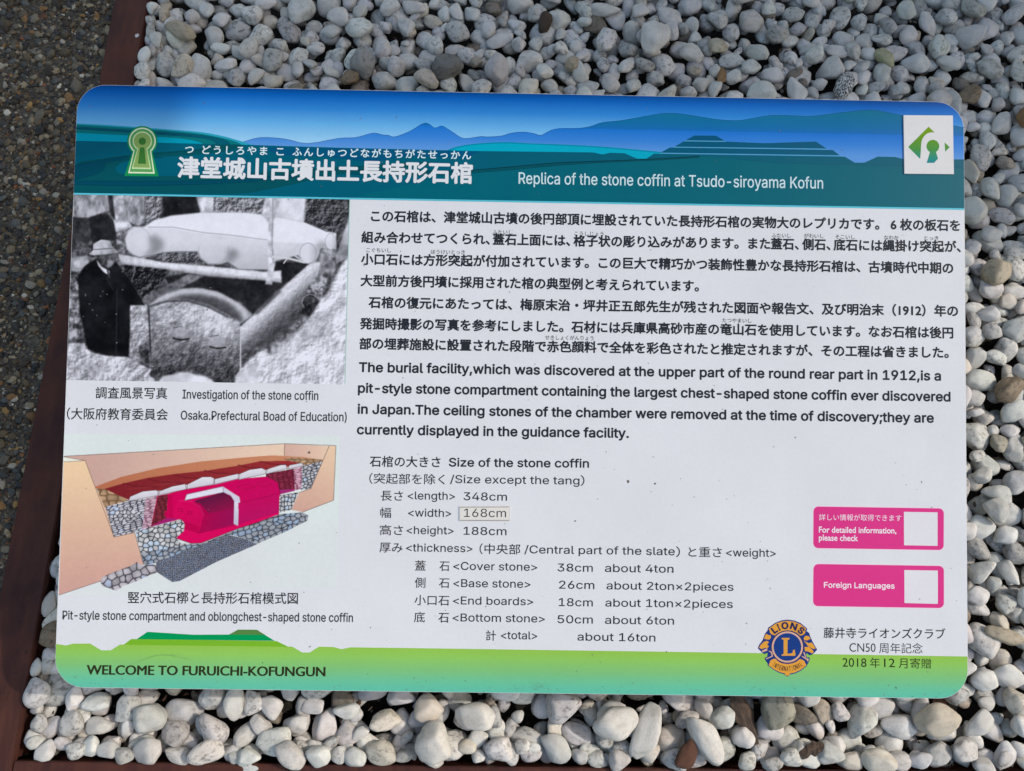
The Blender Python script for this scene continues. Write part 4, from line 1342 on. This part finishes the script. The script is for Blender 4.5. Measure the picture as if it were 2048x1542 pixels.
Z_PIC = 0.0001 + 3 * ZSTEP
def old_photo():
    c = Canvas((110, 380, 3.2133), 0, 1, 0, 1, 440, 300, (70, 70, 78), [(116, 25), (1893, 55), (1858, 1250), (73, 1221)])
    tint = lambda v: np.stack([v * .985, v * .985, v * 1.02 + 2], -1)
    fine = c.noise(26, 4); coarse = c.noise(70, 4); gr = c.rg.random(c.shape)
    def relief(scale, k=4):
        n = c.noise(scale, 5)
        return np.clip((n - np.roll(np.roll(n, k, 0), k, 1)) * 1.7, -.4, .4)
    rel, rel2 = relief(60), relief(34, 3)
    def tex(lo, hi, n, contrast=1.0):
        v = np.clip((n - .5) * 2.2 * contrast + .5, 0, 1)
        return tint(lo + (hi - lo) * v)
    def P(pts, lo, hi, n=None, soft=2, warp=0, con=1.0):
        c.put(c.mask(pts, soft, warp), tex(lo, hi, fine if n is None else n, con))
    mix = fine * .5 + coarse * .5
    c.put(np.ones(c.shape), tex(40, 130, mix + rel * .5, 1.2))
    # workers at the top left
    P([(110, 20), (345, 20), (350, 130), (300, 150), (215, 182), (110, 178)], 110, 195, c.noise(60, 3, .5), 2)
    P([(110, 178), (215, 180), (240, 350), (110, 360)], 28, 85, mix, 2, 6)
    P([(215, 182), (330, 148), (385, 205), (405, 325), (240, 335)], 18, 50, mix, 2)
    P([(110, 330), (250, 330), (230, 440), (110, 480)], 40, 120, fine, 2, 10, 1.0)
    P([(345, 20), (440, 20), (470, 200), (500, 240), (440, 272), (395, 272), (370, 150)], 140, 240, c.noise(50, 3), 2, 4)
    P([(440, 20), (578, 25), (582, 215), (530, 232), (470, 200)], 105, 200, c.noise(60, 3, .5), 2)
    P([(340, 30), (372, 30), (390, 200), (360, 160)], 20, 60, fine, 2)
    P([(395, 270), (470, 260), (450, 420), (400, 400)], 70, 180, fine, 2, 8)
    P([(100, 440), (210, 420), (220, 470), (160, 530), (110, 520)], 150, 215, c.noise(40), 3)
    P([(88, 520), (150, 530), (170, 980), (88, 980)], 40, 190, c.noise(50, 4), 2, 6, 1.4)
    # top middle
    P([(575, 30), (695, 40), (675, 195), (590, 218)], 60, 190, .5 + rel2, 2, 6, 1.0)
    P([(690, 38), (912, 40), (935, 150), (700, 185)], 16, 48, mix, 2)
    P([(905, 38), (1035, 45), (1025, 150), (940, 150)], 150, 240, coarse, 3, 6)
    P([(1020, 45), (1355, 50), (1340, 165), (1020, 150)], 60, 195, .5 + rel2, 2, 8, 1.0)
    P([(1600, 50), (1895, 55), (1880, 170), (1770, 300), (1595, 215)], 28, 135, .45 + rel2, 2, 5, 1.0)
    P([(1885, 180), (1900, 180), (1900, 420), (1800, 480)], 120, 210, coarse, 2)
    # right bank and far slab ends
    P([(1690, 385), (1810, 375), (1800, 480), (1780, 610), (1700, 560)], 60, 190, mix, 3)
    P([(1800, 440), (1880, 210), (1890, 300), (1812, 475)], 130, 215, coarse, 2)
    # dark inside of the pit below the lid
    P([(430, 470), (720, 500), (720, 560), (560, 690), (470, 560)], 14, 110, .4 + rel2, 2, 10, 1.2)
    P([(620, 430), (700, 402), (915, 395), (940, 450), (1000, 490), (720, 470)], 40, 150, .5 + rel2, 2, 6, 1.1)
    P([(700, 560), (860, 530), (1000, 548), (1370, 585), (1425, 462), (1600, 468), (1660, 470), (1480, 600), (1272, 802), (1190, 720), (1050, 655), (900, 632), (760, 640)], 20, 52, mix, 2)
    # side slabs of the coffin
    sl = [(1272, 802), (1640, 468), (1705, 462), (1690, 560), (1605, 680), (1590, 770), (1655, 800), (1500, 930), (1400, 1010), (1195, 1010), (1185, 885)]
    m = c.mask(sl, 2)
    t = ((c.X - 1190) * .66 + (c.Y - 470) * .75) / 520
    band = np.exp(-((t - .62) / .17) ** 2)
    c.put(m, tint(np.clip(70 + 150 * band + 40 * (fine - .5) + 60 * rel2, 20, 236)))
    P([(1270, 800), (1430, 640), (1460, 650), (1300, 800)], 60, 110, mix, 4)
    P([(570, 690), (860, 540), (960, 552), (700, 690), (600, 745)], 60, 150, mix, 2)
    # end stone
    es = [(600, 745), (680, 682), (800, 637), (920, 630), (1050, 656), (1180, 730), (1272, 802), (1190, 860), (1192, 1250), (1010, 1250), (620, 1200), (600, 1000)]
    m = c.mask(es, 2)
    v = 175 - 115 * np.clip((c.Y - 780) / 420, 0, 1) + 55 * np.exp(-((c.X - 1050) / 200) ** 2 - ((c.Y - 860) / 130) ** 2) + 95 * (fine - .5) + 60 * (coarse - .5) + 110 * rel2
    c.put(m, tint(np.clip(v, 14, 225)))
    arch = [(600, 745), (680, 682), (800, 637), (920, 630), (1050, 656), (1180, 730), (1272, 802), (1190, 850), (1100, 800), (980, 740), (850, 705), (720, 705)]
    m = c.mask(arch, 4)
    dd = np.hypot((c.X - 900) / 380, (c.Y - 900) / 270)
    c.put(m * .9, tint(np.clip(60 + 120 * np.exp(-((dd - .93) / .09) ** 2) + 90 * (dd - .7) + 40 * (fine - .5), 25, 200)))
    c.line([(600, 750), (720, 715), (850, 712), (980, 748), (1110, 815)], 16, (52, 52, 58), .6)
    c.line([(604, 760), (620, 1190)], 12, (40, 40, 46), .8)
    c.line([(1192, 880), (1192, 1160)], 9, (205, 205, 212), .8)
    for bx, by, rx in ((810, 915, 52), (1045, 970, 58)):
        m = np.clip(1.3 - np.hypot((c.X - bx) / rx, (c.Y - by) / 36) ** 2, 0, 1)
        c.put(np.minimum(m, 1) * .85, tint(180 + 60 * (fine - .5)))
        c.line([(bx - 50, by + 36), (bx, by + 48), (bx + 52, by + 40)], 11, (28, 28, 32), .85)
        c.line([(bx - 45, by - 30), (bx + 5, by - 38)], 6, (70, 70, 76), .6)
    # jar on the right bank
    P([(1600, 700), (1640, 590), (1700, 550), (1745, 570), (1745, 640), (1700, 730)], 60, 190, fine, 2, 0, 1.3)
    m = np.clip((1 - np.hypot((c.X - 1640) / 56, (c.Y - 720) / 50)) * 8, 0, 1); c.put(m, tex(30, 110, fine))
    m2 = np.clip(1 - np.abs(np.hypot((c.X - 1640) / 54, (c.Y - 720) / 48) - 1) * 9, 0, 1); c.put(m2 * .7, (165, 165, 172))
    P([(1590, 760), (1700, 700), (1680, 770), (1640, 810), (1570, 800)], 18, 70, fine, 3)
    # bright spoil on the right and the foot
    P([(1155, 1255), (1162, 1190), (1200, 1140), (1300, 1040), (1450, 980), (1640, 812), (1760, 640), (1895, 390), (1895, 1260)], 140, 240, .62 + rel * .8 + (coarse - .5) * .5, 3, 10)
    P([(1340, 1010), (1480, 920), (1600, 800), (1640, 830), (1480, 990), (1380, 1060)], 70, 190, fine, 6, 12)
    m = c.mask([(1480, 1000), (1700, 800), (1760, 900), (1560, 1010)], 12, 14); c.put(m * .4, tex(110, 220, fine))
    P([(640, 1250), (690, 1195), (850, 1165), (1000, 1210), (1035, 1250)], 200, 238, coarse, 3, 8)
    P([(1170, 1200), (1300, 1100), (1300, 1250), (1160, 1250)], 190, 235, coarse, 5)
    # slab between man and stone
    P([(480, 740), (592, 738), (606, 1000), (620, 1160), (540, 1120), (475, 1070)], 110, 225, mix + rel2 * .6, 2, 3, 1.0)
    P([(545, 1000), (606, 960), (622, 1170), (545, 1120)], 20, 110, fine, 4)
    # white spoil bottom left
    P([(70, 985), (190, 985), (230, 1042), (330, 1062), (470, 1068), (560, 1125), (620, 1150), (600, 1180), (640, 1215), (650, 1255), (60, 1255)], 120, 230, .58 + rel * .9 + (coarse - .5) * .5, 2, 5)
    P([(110, 1140), (230, 1110), (330, 1160), (250, 1200), (120, 1190)], 120, 215, fine, 8, 5)
    # log
    lg = [(405, 410), (520, 432), (700, 466), (1000, 492), (1350, 527), (1452, 518), (1456, 598), (1350, 582), (1000, 558), (700, 508), (430, 478)]
    yc = 445 + (c.X - 415) * .108
    c.put(c.mask(lg, 2), tint(np.clip(232 - 110 * np.clip((c.Y - yc - 6) / 40, 0, 1) ** 1.5 - np.clip((620 - c.X) / 260, 0, 1) * 50 + 60 * (fine - .5), 60, 240)))
    # the lid hanging on its ropes
    lid = [(570, 240), (640, 196), (750, 166), (950, 146), (1200, 146), (1400, 166), (1600, 206), (1740, 266), (1806, 280), (1804, 382), (1705, 372), (1690, 430), (1660, 470), (1600, 470), (1560, 420), (1400, 462), (1392, 512), (1180, 512), (1110, 462), (1060, 478), (985, 476), (935, 440), (915, 396), (690, 402), (630, 420), (560, 438), (500, 420), (462, 380), (452, 320), (470, 262), (510, 236)]
    seam = np.interp(c.X, [600, 760, 960, 1120, 1390, 1800], [240, 242, 276, 290, 326, 345])
    sh = 238 - 16 * np.clip((c.Y - seam) / 14, 0, 1) - 26 * np.clip((c.Y - 330) / 170, 0, 1) + 16 * (coarse - .5) + 8 * rel2
    c.put(c.mask(lid, 2), tint(sh))
    inl = c.mask(lid, 2)
    for cres, v_ in (([(600, 300), (650, 290), (700, 330), (690, 392), (620, 425), (570, 432), (620, 380)], 120), ([(1105, 385), (1160, 380), (1185, 420), (1130, 465), (1070, 478), (1110, 440)], 118),
                     ([(1690, 330), (1800, 345), (1800, 385), (1700, 380), (1680, 440), (1665, 420)], 150), ([(1180, 480), (1392, 486), (1392, 512), (1180, 512)], 190)):
        c.put(c.mask(cres, 9) * inl * .75, (v_, v_, v_ + 6))
    m = np.clip(1 - np.abs(np.hypot((c.X - 535) / 84, (c.Y - 338) / 96) - 1) * 14, 0, 1) * inl
    c.put(m * .30, (150, 150, 158))
    m = np.clip(1 - np.abs(np.hypot((c.X - 1020) / 96, (c.Y - 380) / 96) - 1) * 14, 0, 1) * inl * (c.Y > 360)
    c.put(m * .30, (150, 150, 158))
    c.line([(600, 240), (760, 240), (960, 276), (1120, 290), (1390, 326)], 7, (168, 168, 176), .75)
    c.line([(690, 402), (800, 396), (915, 398)], 6, (120, 120, 128), .8)
    c.line([(1110, 462), (1180, 510), (1390, 512)], 6, (130, 130, 136), .8)
    c.line([(920, 400), (940, 445), (985, 474), (1060, 476)], 5, (150, 150, 158), .8)
    c.line([(470, 400), (540, 434), (640, 415)], 8, (130, 130, 138), .7)
    P([(1350, 45), (1612, 50), (1598, 210), (1345, 165)], 205, 242, coarse, 3)
    for ex_, ey_, rx_, ry_, sh_ in ((1625, 408, 52, 66, 0), (1770, 332, 34, 52, 1)):
        d_ = np.hypot((c.X - ex_) / rx_, (c.Y - ey_) / ry_)
        c.put(np.clip((1.05 - d_) * 9, 0, 1) * .8, tint(228 - 40 * np.clip((c.X - ex_) / rx_, 0, 1)))
        c.put(np.clip(1 - np.abs(d_ - 1) * 12, 0, 1) * .45, (120, 120, 128))
    P([(1350, 50), (1450, 50), (1430, 130), (1405, 200), (1400, 330), (1412, 480), (1395, 610), (1350, 605), (1372, 500), (1368, 330), (1375, 215), (1330, 160)], 175, 238, c.noise(36, 3), 2, 3)
    c.line([(1400, 60), (1398, 200), (1394, 330), (1402, 470)], 8, (150, 150, 158), .7)
    c.line([(1345, 420), (1430, 440)], 8, (190, 190, 198), .7)
    c.line([(1400, 430), (1500, 440), (1600, 465)], 14, (214, 214, 220), .9)
    c.line([(1480, 380), (1580, 450)], 9, (210, 210, 218), .9); c.line([(1560, 350), (1470, 470)], 9, (205, 205, 212), .9)
    c.line([(1600, 206), (1745, 268)], 5, (70, 70, 78), .8)
    # the man in hat and overcoat
    P([(265, 440), (392, 462), (440, 520), (500, 600), (580, 742), (482, 738), (484, 900), (474, 1072), (330, 1062), (210, 1022), (160, 770), (148, 560), (192, 490)], 8, 30, coarse, 2)
    c.line([(400, 640), (395, 1050)], 8, (44, 44, 50), .7)
    c.line([(330, 560), (375, 640)], 6, (46, 46, 52), .7)
    P([(262, 412), (388, 408), (380, 470), (345, 502), (292, 482)], 40, 120, c.noise(40), 2)
    P([(340, 450), (385, 455), (365, 490), (340, 495)], 130, 190, fine, 3)
    P([(268, 448), (300, 492), (352, 522), (350, 548), (318, 530), (282, 490)], 195, 238, coarse, 1)
    c.line([(338, 512), (350, 560)], 12, (60, 60, 66), .9)
    P([(218, 412), (246, 388), (248, 348), (298, 320), (352, 326), (376, 370), (408, 402), (330, 414), (250, 420)], 140, 205, c.noise(50), 1)
    c.line([(250, 384), (375, 376)], 7, (90, 90, 98), .7)
    for _ in range(34):
        x, y = c.rg.uniform(160, 1200), c.rg.uniform(400, 1150)
        c.line([(x, y), (x + c.rg.uniform(2, 7), y + c.rg.uniform(-3, 3))], 4, (220, 220, 226), .7)
    c.C += ((gr - .5) * 12)[..., None]
    return c.finish('photo_print', Z_PIC)
old_photo()

def diagram():
    c = Canvas((110, 860, 3.4133), 0, 1, 0, 1, 470, 272, (222, 230, 228), [(66, 25), (1945, 38), (1925, 1080), (26, 1128)])
    c.put(np.clip((c.Y - 560) / 200, 0, 1) * np.ones(c.shape), (221, 226, 227))
    LN = (70, 52, 48)
    fine = c.noise(24, 3)
    def P(pts, a, b_=None, ax=None, soft=0):
        m = c.mask(pts, soft)
        if b_ is None:
            c.put(m, a)
        else:
            (x0, y0), (x1, y1) = ax
            dx, dy = x1 - x0, y1 - y0
            t = np.clip(((c.X - x0) * dx + (c.Y - y0) * dy) / (dx * dx + dy * dy), 0, 1)[..., None]
            c.put(m, np.array(a, float) * (1 - t) + np.array(b_, float) * t)
        return m
    def O(pts, w=3.0, col=LN, close=True, op=.8):
        c.line(pts + ([pts[0]] if close else []), w, col, op)
    def stones(pts, size, base, dark, blue=0.0, sx=1.0, sy=1.0, ang=0.0, edge=.14):
        m = c.mask(pts)
        f1, e, t = c.cells(size * .85, sx, sy, ang)
        col = np.array(base, float) * (0.80 + .24 * t)[..., None]
        if blue:
            k = (t > 1 - blue)[..., None]
            col = np.where(k, col * np.array([.86, .93, 1.0]), col)
        col = col * (1.06 - .28 * np.clip(f1, 0, 1))[..., None]
        k = np.clip((e - edge * .75) / .12, 0, 1)[..., None]
        c.put(m, np.clip(np.array(dark, float) * (1 - k) + col * k, 0, 245))
    back = [(60, 181), (1565, 95), (1565, 180), (1300, 190), (1000, 215), (700, 262), (450, 322), (275, 388), (208, 210)]
    P(back, (206, 168, 156), (236, 206, 182), [(300, 300), (1500, 120)])
    P([(1565, 95), (1870, 111), (1830, 206), (1565, 180)], (214, 174, 160), (236, 204, 178), [(1580, 180), (1860, 120)])
    P([(56, 184), (208, 210), (54, 219)], (236, 236, 222))
    left = [(52, 219), (208, 210), (275, 388), (345, 525), (405, 730), (545, 700), (605, 915), (310, 1030), (20, 1128)]
    P(left, (242, 208, 168), (208, 162, 150), [(150, 260), (200, 1080)])
    right = [(1870, 111), (1916, 108), (1900, 480), (1690, 560), (1612, 545), (1665, 428), (1745, 400), (1830, 206)]
    P(right, (238, 206, 174), (210, 166, 150), [(1880, 120), (1700, 560)])
    ell = [(275, 388), (450, 322), (700, 262), (1000, 215), (1300, 188), (1480, 174), (1700, 186), (1830, 206), (1810, 240), (1000, 300), (400, 400), (290, 410)]
    P(ell, (186, 112, 80), (206, 140, 104), [(300, 400), (1700, 180)])
    stones([(285, 400), (370, 405), (440, 440), (505, 482), (340, 526)], 60, (200, 164, 128), (120, 90, 64), 0, 1.2, .8)
    stones([(1560, 196), (1640, 188), (1826, 204), (1812, 240), (1690, 246), (1600, 218)], 42, (200, 164, 128), (120, 90, 64), 0, 1.3, .7)
    red = [(340, 402), (470, 364), (640, 326), (820, 300), (1020, 280), (1250, 244), (1400, 214), (1590, 211), (1695, 232), (1250, 305), (900, 375), (700, 418), (508, 478), (430, 445)]
    P(red, (128, 34, 42), (152, 46, 50), [(400, 420), (1600, 220)])
    for x0 in (470, 640, 820, 1020, 1250, 1400):
        yy = 364 - (x0 - 470) * .16
        c.line([(x0, yy), (x0 + 70, yy + 18), (x0 + 230, yy + 26)], 8, (104, 26, 36), .7)
        c.line([(x0 + 40, yy + 40), (x0 + 190, yy + 26)], 10, (162, 58, 60), .35)
    # walls of small slabs
    stones([(345, 524), (505, 486), (622, 470), (600, 682), (404, 731)], 26, (214, 212, 222), (50, 50, 60), .1, 1.9, .62, -.25, .17)
    stones([(350, 545), (470, 520), (560, 560), (560, 610), (400, 640)], 34, (216, 214, 222), (50, 50, 60), .1, 1.0, .9, 0, .12)
    stones([(620, 470), (706, 448), (656, 662), (596, 684)], 18, (232, 198, 214), (130, 84, 104), 0, 3.4, .55, -.22, .2)
    stones([(1680, 246), (1826, 214), (1745, 400), (1672, 412)], 28, (210, 210, 218), (48, 50, 58), .1, 1.2, .8, -.3, .15)
    stones([(1624, 266), (1684, 252), (1680, 402), (1634, 414)], 16, (232, 190, 208), (140, 70, 96), 0, 3.2, .6, -.15, .22)
    # coffin body
    body = [(655, 660), (700, 450), (770, 436), (890, 402), (1100, 372), (1250, 335), (1440, 318), (1520, 358), (1536, 430), (1526, 585), (1250, 672), (1000, 770), (930, 774), (826, 738), (884, 650), (850, 610)]
    P(body, (212, 0, 88), (198, 6, 92), [(900, 400), (1200, 700)])
    P([(1250, 500), (1530, 440), (1526, 585), (1250, 672)], (196, 8, 92), (182, 18, 98), [(1250, 500), (1300, 670)])
    stones([(704, 452), (772, 438), (762, 600), (658, 656)], 17, (140, 52, 66), (84, 22, 34), 0, 2.6, .7, -.25, .2)
    P([(655, 660), (762, 600), (850, 606), (700, 650)], (160, 30, 110))
    stones([(1438, 300), (1628, 265), (1636, 410), (1536, 440), (1520, 358), (1440, 318)], 17, (146, 50, 74), (92, 20, 44), 0, 2.4, .7, -.15, .2)
    P([(1536, 408), (1636, 404), (1634, 416), (1536, 440)], (160, 40, 112))
    # open interior
    P([(955, 482), (1150, 425), (1205, 452), (1226, 492), (1226, 545), (1012, 575)], (92, 22, 62), (150, 16, 72), [(1080, 440), (1120, 570)])
    P([(1012, 575), (1226, 536), (1222, 645), (982, 702), (1010, 640)], (172, 4, 76), (150, 14, 84), [(1020, 600), (1220, 640)])
    end = [(818, 520), (850, 482), (930, 488), (990, 525), (1016, 585), (985, 702), (884, 670), (884, 625), (818, 600)]
    P(end, (216, 2, 90), (200, 6, 84), [(850, 500), (980, 700)])
    P([(930, 488), (990, 500), (1050, 570), (1010, 640), (985, 702), (1012, 590), (985, 530)], (176, 0, 74))
    for sx_, sy_ in ((858, 545), (920, 565)):
        O([(sx_ - 14, sy_ - 10), (sx_ + 14, sy_ - 6), (sx_ + 14, sy_ + 12), (sx_ - 14, sy_ + 8)], 4, (150, 0, 58))
    P([(768, 440), (800, 440), (806, 600), (780, 600)], (196, 0, 78)); P([(750, 555), (772, 552), (774, 592), (752, 594)], (196, 0, 78))
    O([(884, 672), (985, 704), (1240, 648), (1500, 590)], 5, (150, 0, 66), False)
    for q_ in ([(1240, 385), (1320, 370), (1370, 392), (1290, 410)], [(1370, 360), (1430, 350), (1480, 372), (1420, 388)]):
        O(q_, 4, (168, 10, 70))
    P([(826, 738), (930, 774), (1000, 770), (1250, 672), (1526, 585), (1527, 562), (1240, 648), (985, 706), (886, 674)], (218, 4, 92))
    P([(884, 625), (985, 655), (985, 702), (884, 670)], (190, 0, 76))
    c.line([(1262, 498), (1400, 466), (1534, 432)], 5, (160, 4, 76), .8)
    c.line([(1440, 318), (1520, 358), (1536, 430), (1526, 585)], 4, (140, 0, 60), .7)
    c.line([(850, 482), (930, 488), (990, 525), (1016, 585)], 5, (240, 60, 130), .6)
    # white cut faces
    P([(886, 480), (900, 440), (1145, 386), (1150, 425), (1140, 428)], (224, 222, 236)); P([(1145, 386), (1258, 458), (1264, 498), (1226, 490), (1200, 448), (1150, 425)], (208, 204, 222))
    P([(1224, 488), (1252, 490), (1250, 654), (1220, 640)], (222, 218, 234), (190, 186, 208), [(1236, 490), (1236, 650)])
    O([(886, 480), (900, 440), (1145, 386), (1150, 425)], 3, (90, 80, 90))
    lids = ([(503, 486), (515, 455), (600, 420), (690, 411), (706, 420), (703, 447)], [(708, 445), (712, 420), (800, 386), (890, 369), (898, 404)], [(900, 404), (905, 372), (1005, 322), (1062, 321), (1086, 330), (1084, 372)],
            [(1087, 372), (1090, 336), (1250, 299), (1251, 333)], [(1254, 340), (1262, 300), (1330, 272), (1410, 261), (1439, 275), (1436, 300)], [(1440, 302), (1450, 268), (1540, 240), (1576, 239), (1583, 264)], [(1586, 268), (1600, 242), (1680, 226), (1694, 236), (1690, 247)])
    for q_ in lids:
        xs = [p[0] for p in q_]; ys = [p[1] for p in q_]
        P(q_, (232, 230, 236), (196, 192, 204), [((min(xs) + max(xs)) / 2, min(ys)), ((min(xs) + max(xs)) / 2 + 10, max(ys))])
        O(q_, 3, (84, 60, 66))
    # rubble, bed stones, fine gravel
    stones([(552, 702), (640, 664), (700, 652), (862, 608), (886, 640), (880, 690), (826, 738), (860, 772), (935, 778), (910, 825), (690, 892), (602, 908)], 44, (218, 218, 220), (44, 48, 56), .22, 1, .85, 0, .1)
    stones([(1533, 446), (1662, 424), (1612, 545), (1528, 565)], 32, (214, 214, 218), (44, 48, 56), .15, .9, 1, 0, .12)
    stones([(590, 838), (740, 812), (930, 778), (1010, 772), (1250, 676), (1530, 574), (1690, 562), (1728, 585), (1722, 618), (1560, 700), (1380, 775), (1300, 740), (1200, 715), (930, 812), (700, 905), (605, 920)], 44, (176, 182, 192), (52, 56, 66), .4, 1.1, .75, -.3, .1)
    gv = [(690, 905), (935, 805), (1190, 716), (1300, 742), (1380, 778), (1100, 900), (850, 1030), (800, 1036), (690, 965)]
    stones(gv, 15, (146, 150, 166), (50, 54, 66), .2, 1, 1, 0, .16)
    stones([(310, 1032), (325, 1002), (400, 970), (520, 925), (560, 900), (605, 925), (660, 908), (692, 925), (690, 975), (640, 992), (560, 1030), (470, 1062), (420, 1096), (325, 1062)], 62, (196, 190, 198), (66, 62, 68), .1, 1.0, .9, -.35, .08)
    O([(60, 181), (1565, 95), (1916, 108), (1900, 480), (1690, 560)], 3, LN, False); O([(1565, 95), (1565, 180)], 3, LN, False); O([(1870, 111), (1745, 400), (1665, 428)], 3, LN, False)
    O([(60, 184), (208, 210), (405, 730), (545, 700), (605, 915)], 3, LN, False); O([(54, 219), (208, 210)], 2.5, LN, False); O([(310, 1030), (20, 1128)], 3, LN, False)
    O([(826, 738), (930, 774), (1000, 770), (1250, 672), (1526, 585)], 4, (60, 6, 30), False)
    m = np.hypot(c.X - 1733, c.Y - 155) < 8; c.put(m * 1.0, (90, 70, 60))
    c.C += ((fine - .5) * 6)[..., None]
    return c.finish('diagram_print', Z_PIC + 6e-6)
diagram()
stroke('photo_edge_line', [S(699.6, 398), S(690, 768)], 0.0006, flat_print((150, 206, 190)))

# ---- specks of dirt stuck to the board face
def specks():
    rg = np.random.default_rng(21)
    V, F, C_ = [], [], []
    pos = [(rg.uniform(-.44, .44), rg.uniform(.004, .596), rg.uniform(.00025, .0008)) for _ in range(260)]
    pos += [(S(1078 + rg.normal(0, 26), 1374 + rg.normal(0, 4))) + (rg.uniform(.0002, .0005),) for _ in range(60)]
    pos += [(rg.uniform(-.44, .44), abs(rg.normal(0, .008)) + .001, rg.uniform(.0002, .0006)) for _ in range(120)]
    pos += [S(1256, 963) + (.0017,), S(1150, 1042) + (.0012,), S(1310, 967) + (.001,), S(1843, 964) + (.001,), S(620, 1230 + 63) + (.0012,)]
    for x, y, r in pos:
        n = 7; b0 = len(V); a0 = rg.uniform(0, 6.28); el = rg.uniform(.35, 1)
        if abs(x) > .446 or y < .0008:
            continue
        cx = min(max(x, -.45 + BR), .45 - BR); cy = min(max(y, BR), BH - BR)
        if math.hypot(x - cx, y - cy) > BR - .001:
            continue
        c = np.array(lin((96, 90, 84))) * rg.uniform(.5, 2.2)
        for k in range(n):
            a = 6.283 * k / n
            dx, dy = r * math.cos(a) * rg.uniform(.6, 1.2), r * el * math.sin(a) * rg.uniform(.6, 1.2)
            V.append((x + dx * math.cos(a0) - dy * math.sin(a0), y + dx * math.sin(a0) + dy * math.cos(a0), Z_TEXT + 2.2e-4)); C_.append(c)
        V.append((x, y, Z_TEXT + 2.2e-4 + r * .3)); C_.append(c)
        for k in range(n):
            F.append((b0 + k, b0 + (k + 1) % n, b0 + n))
    o = np_mesh('dirt_specks', V, F, M_AGG, board, False, np.array(C_))
    o['kind'] = 'stuff'
specks()
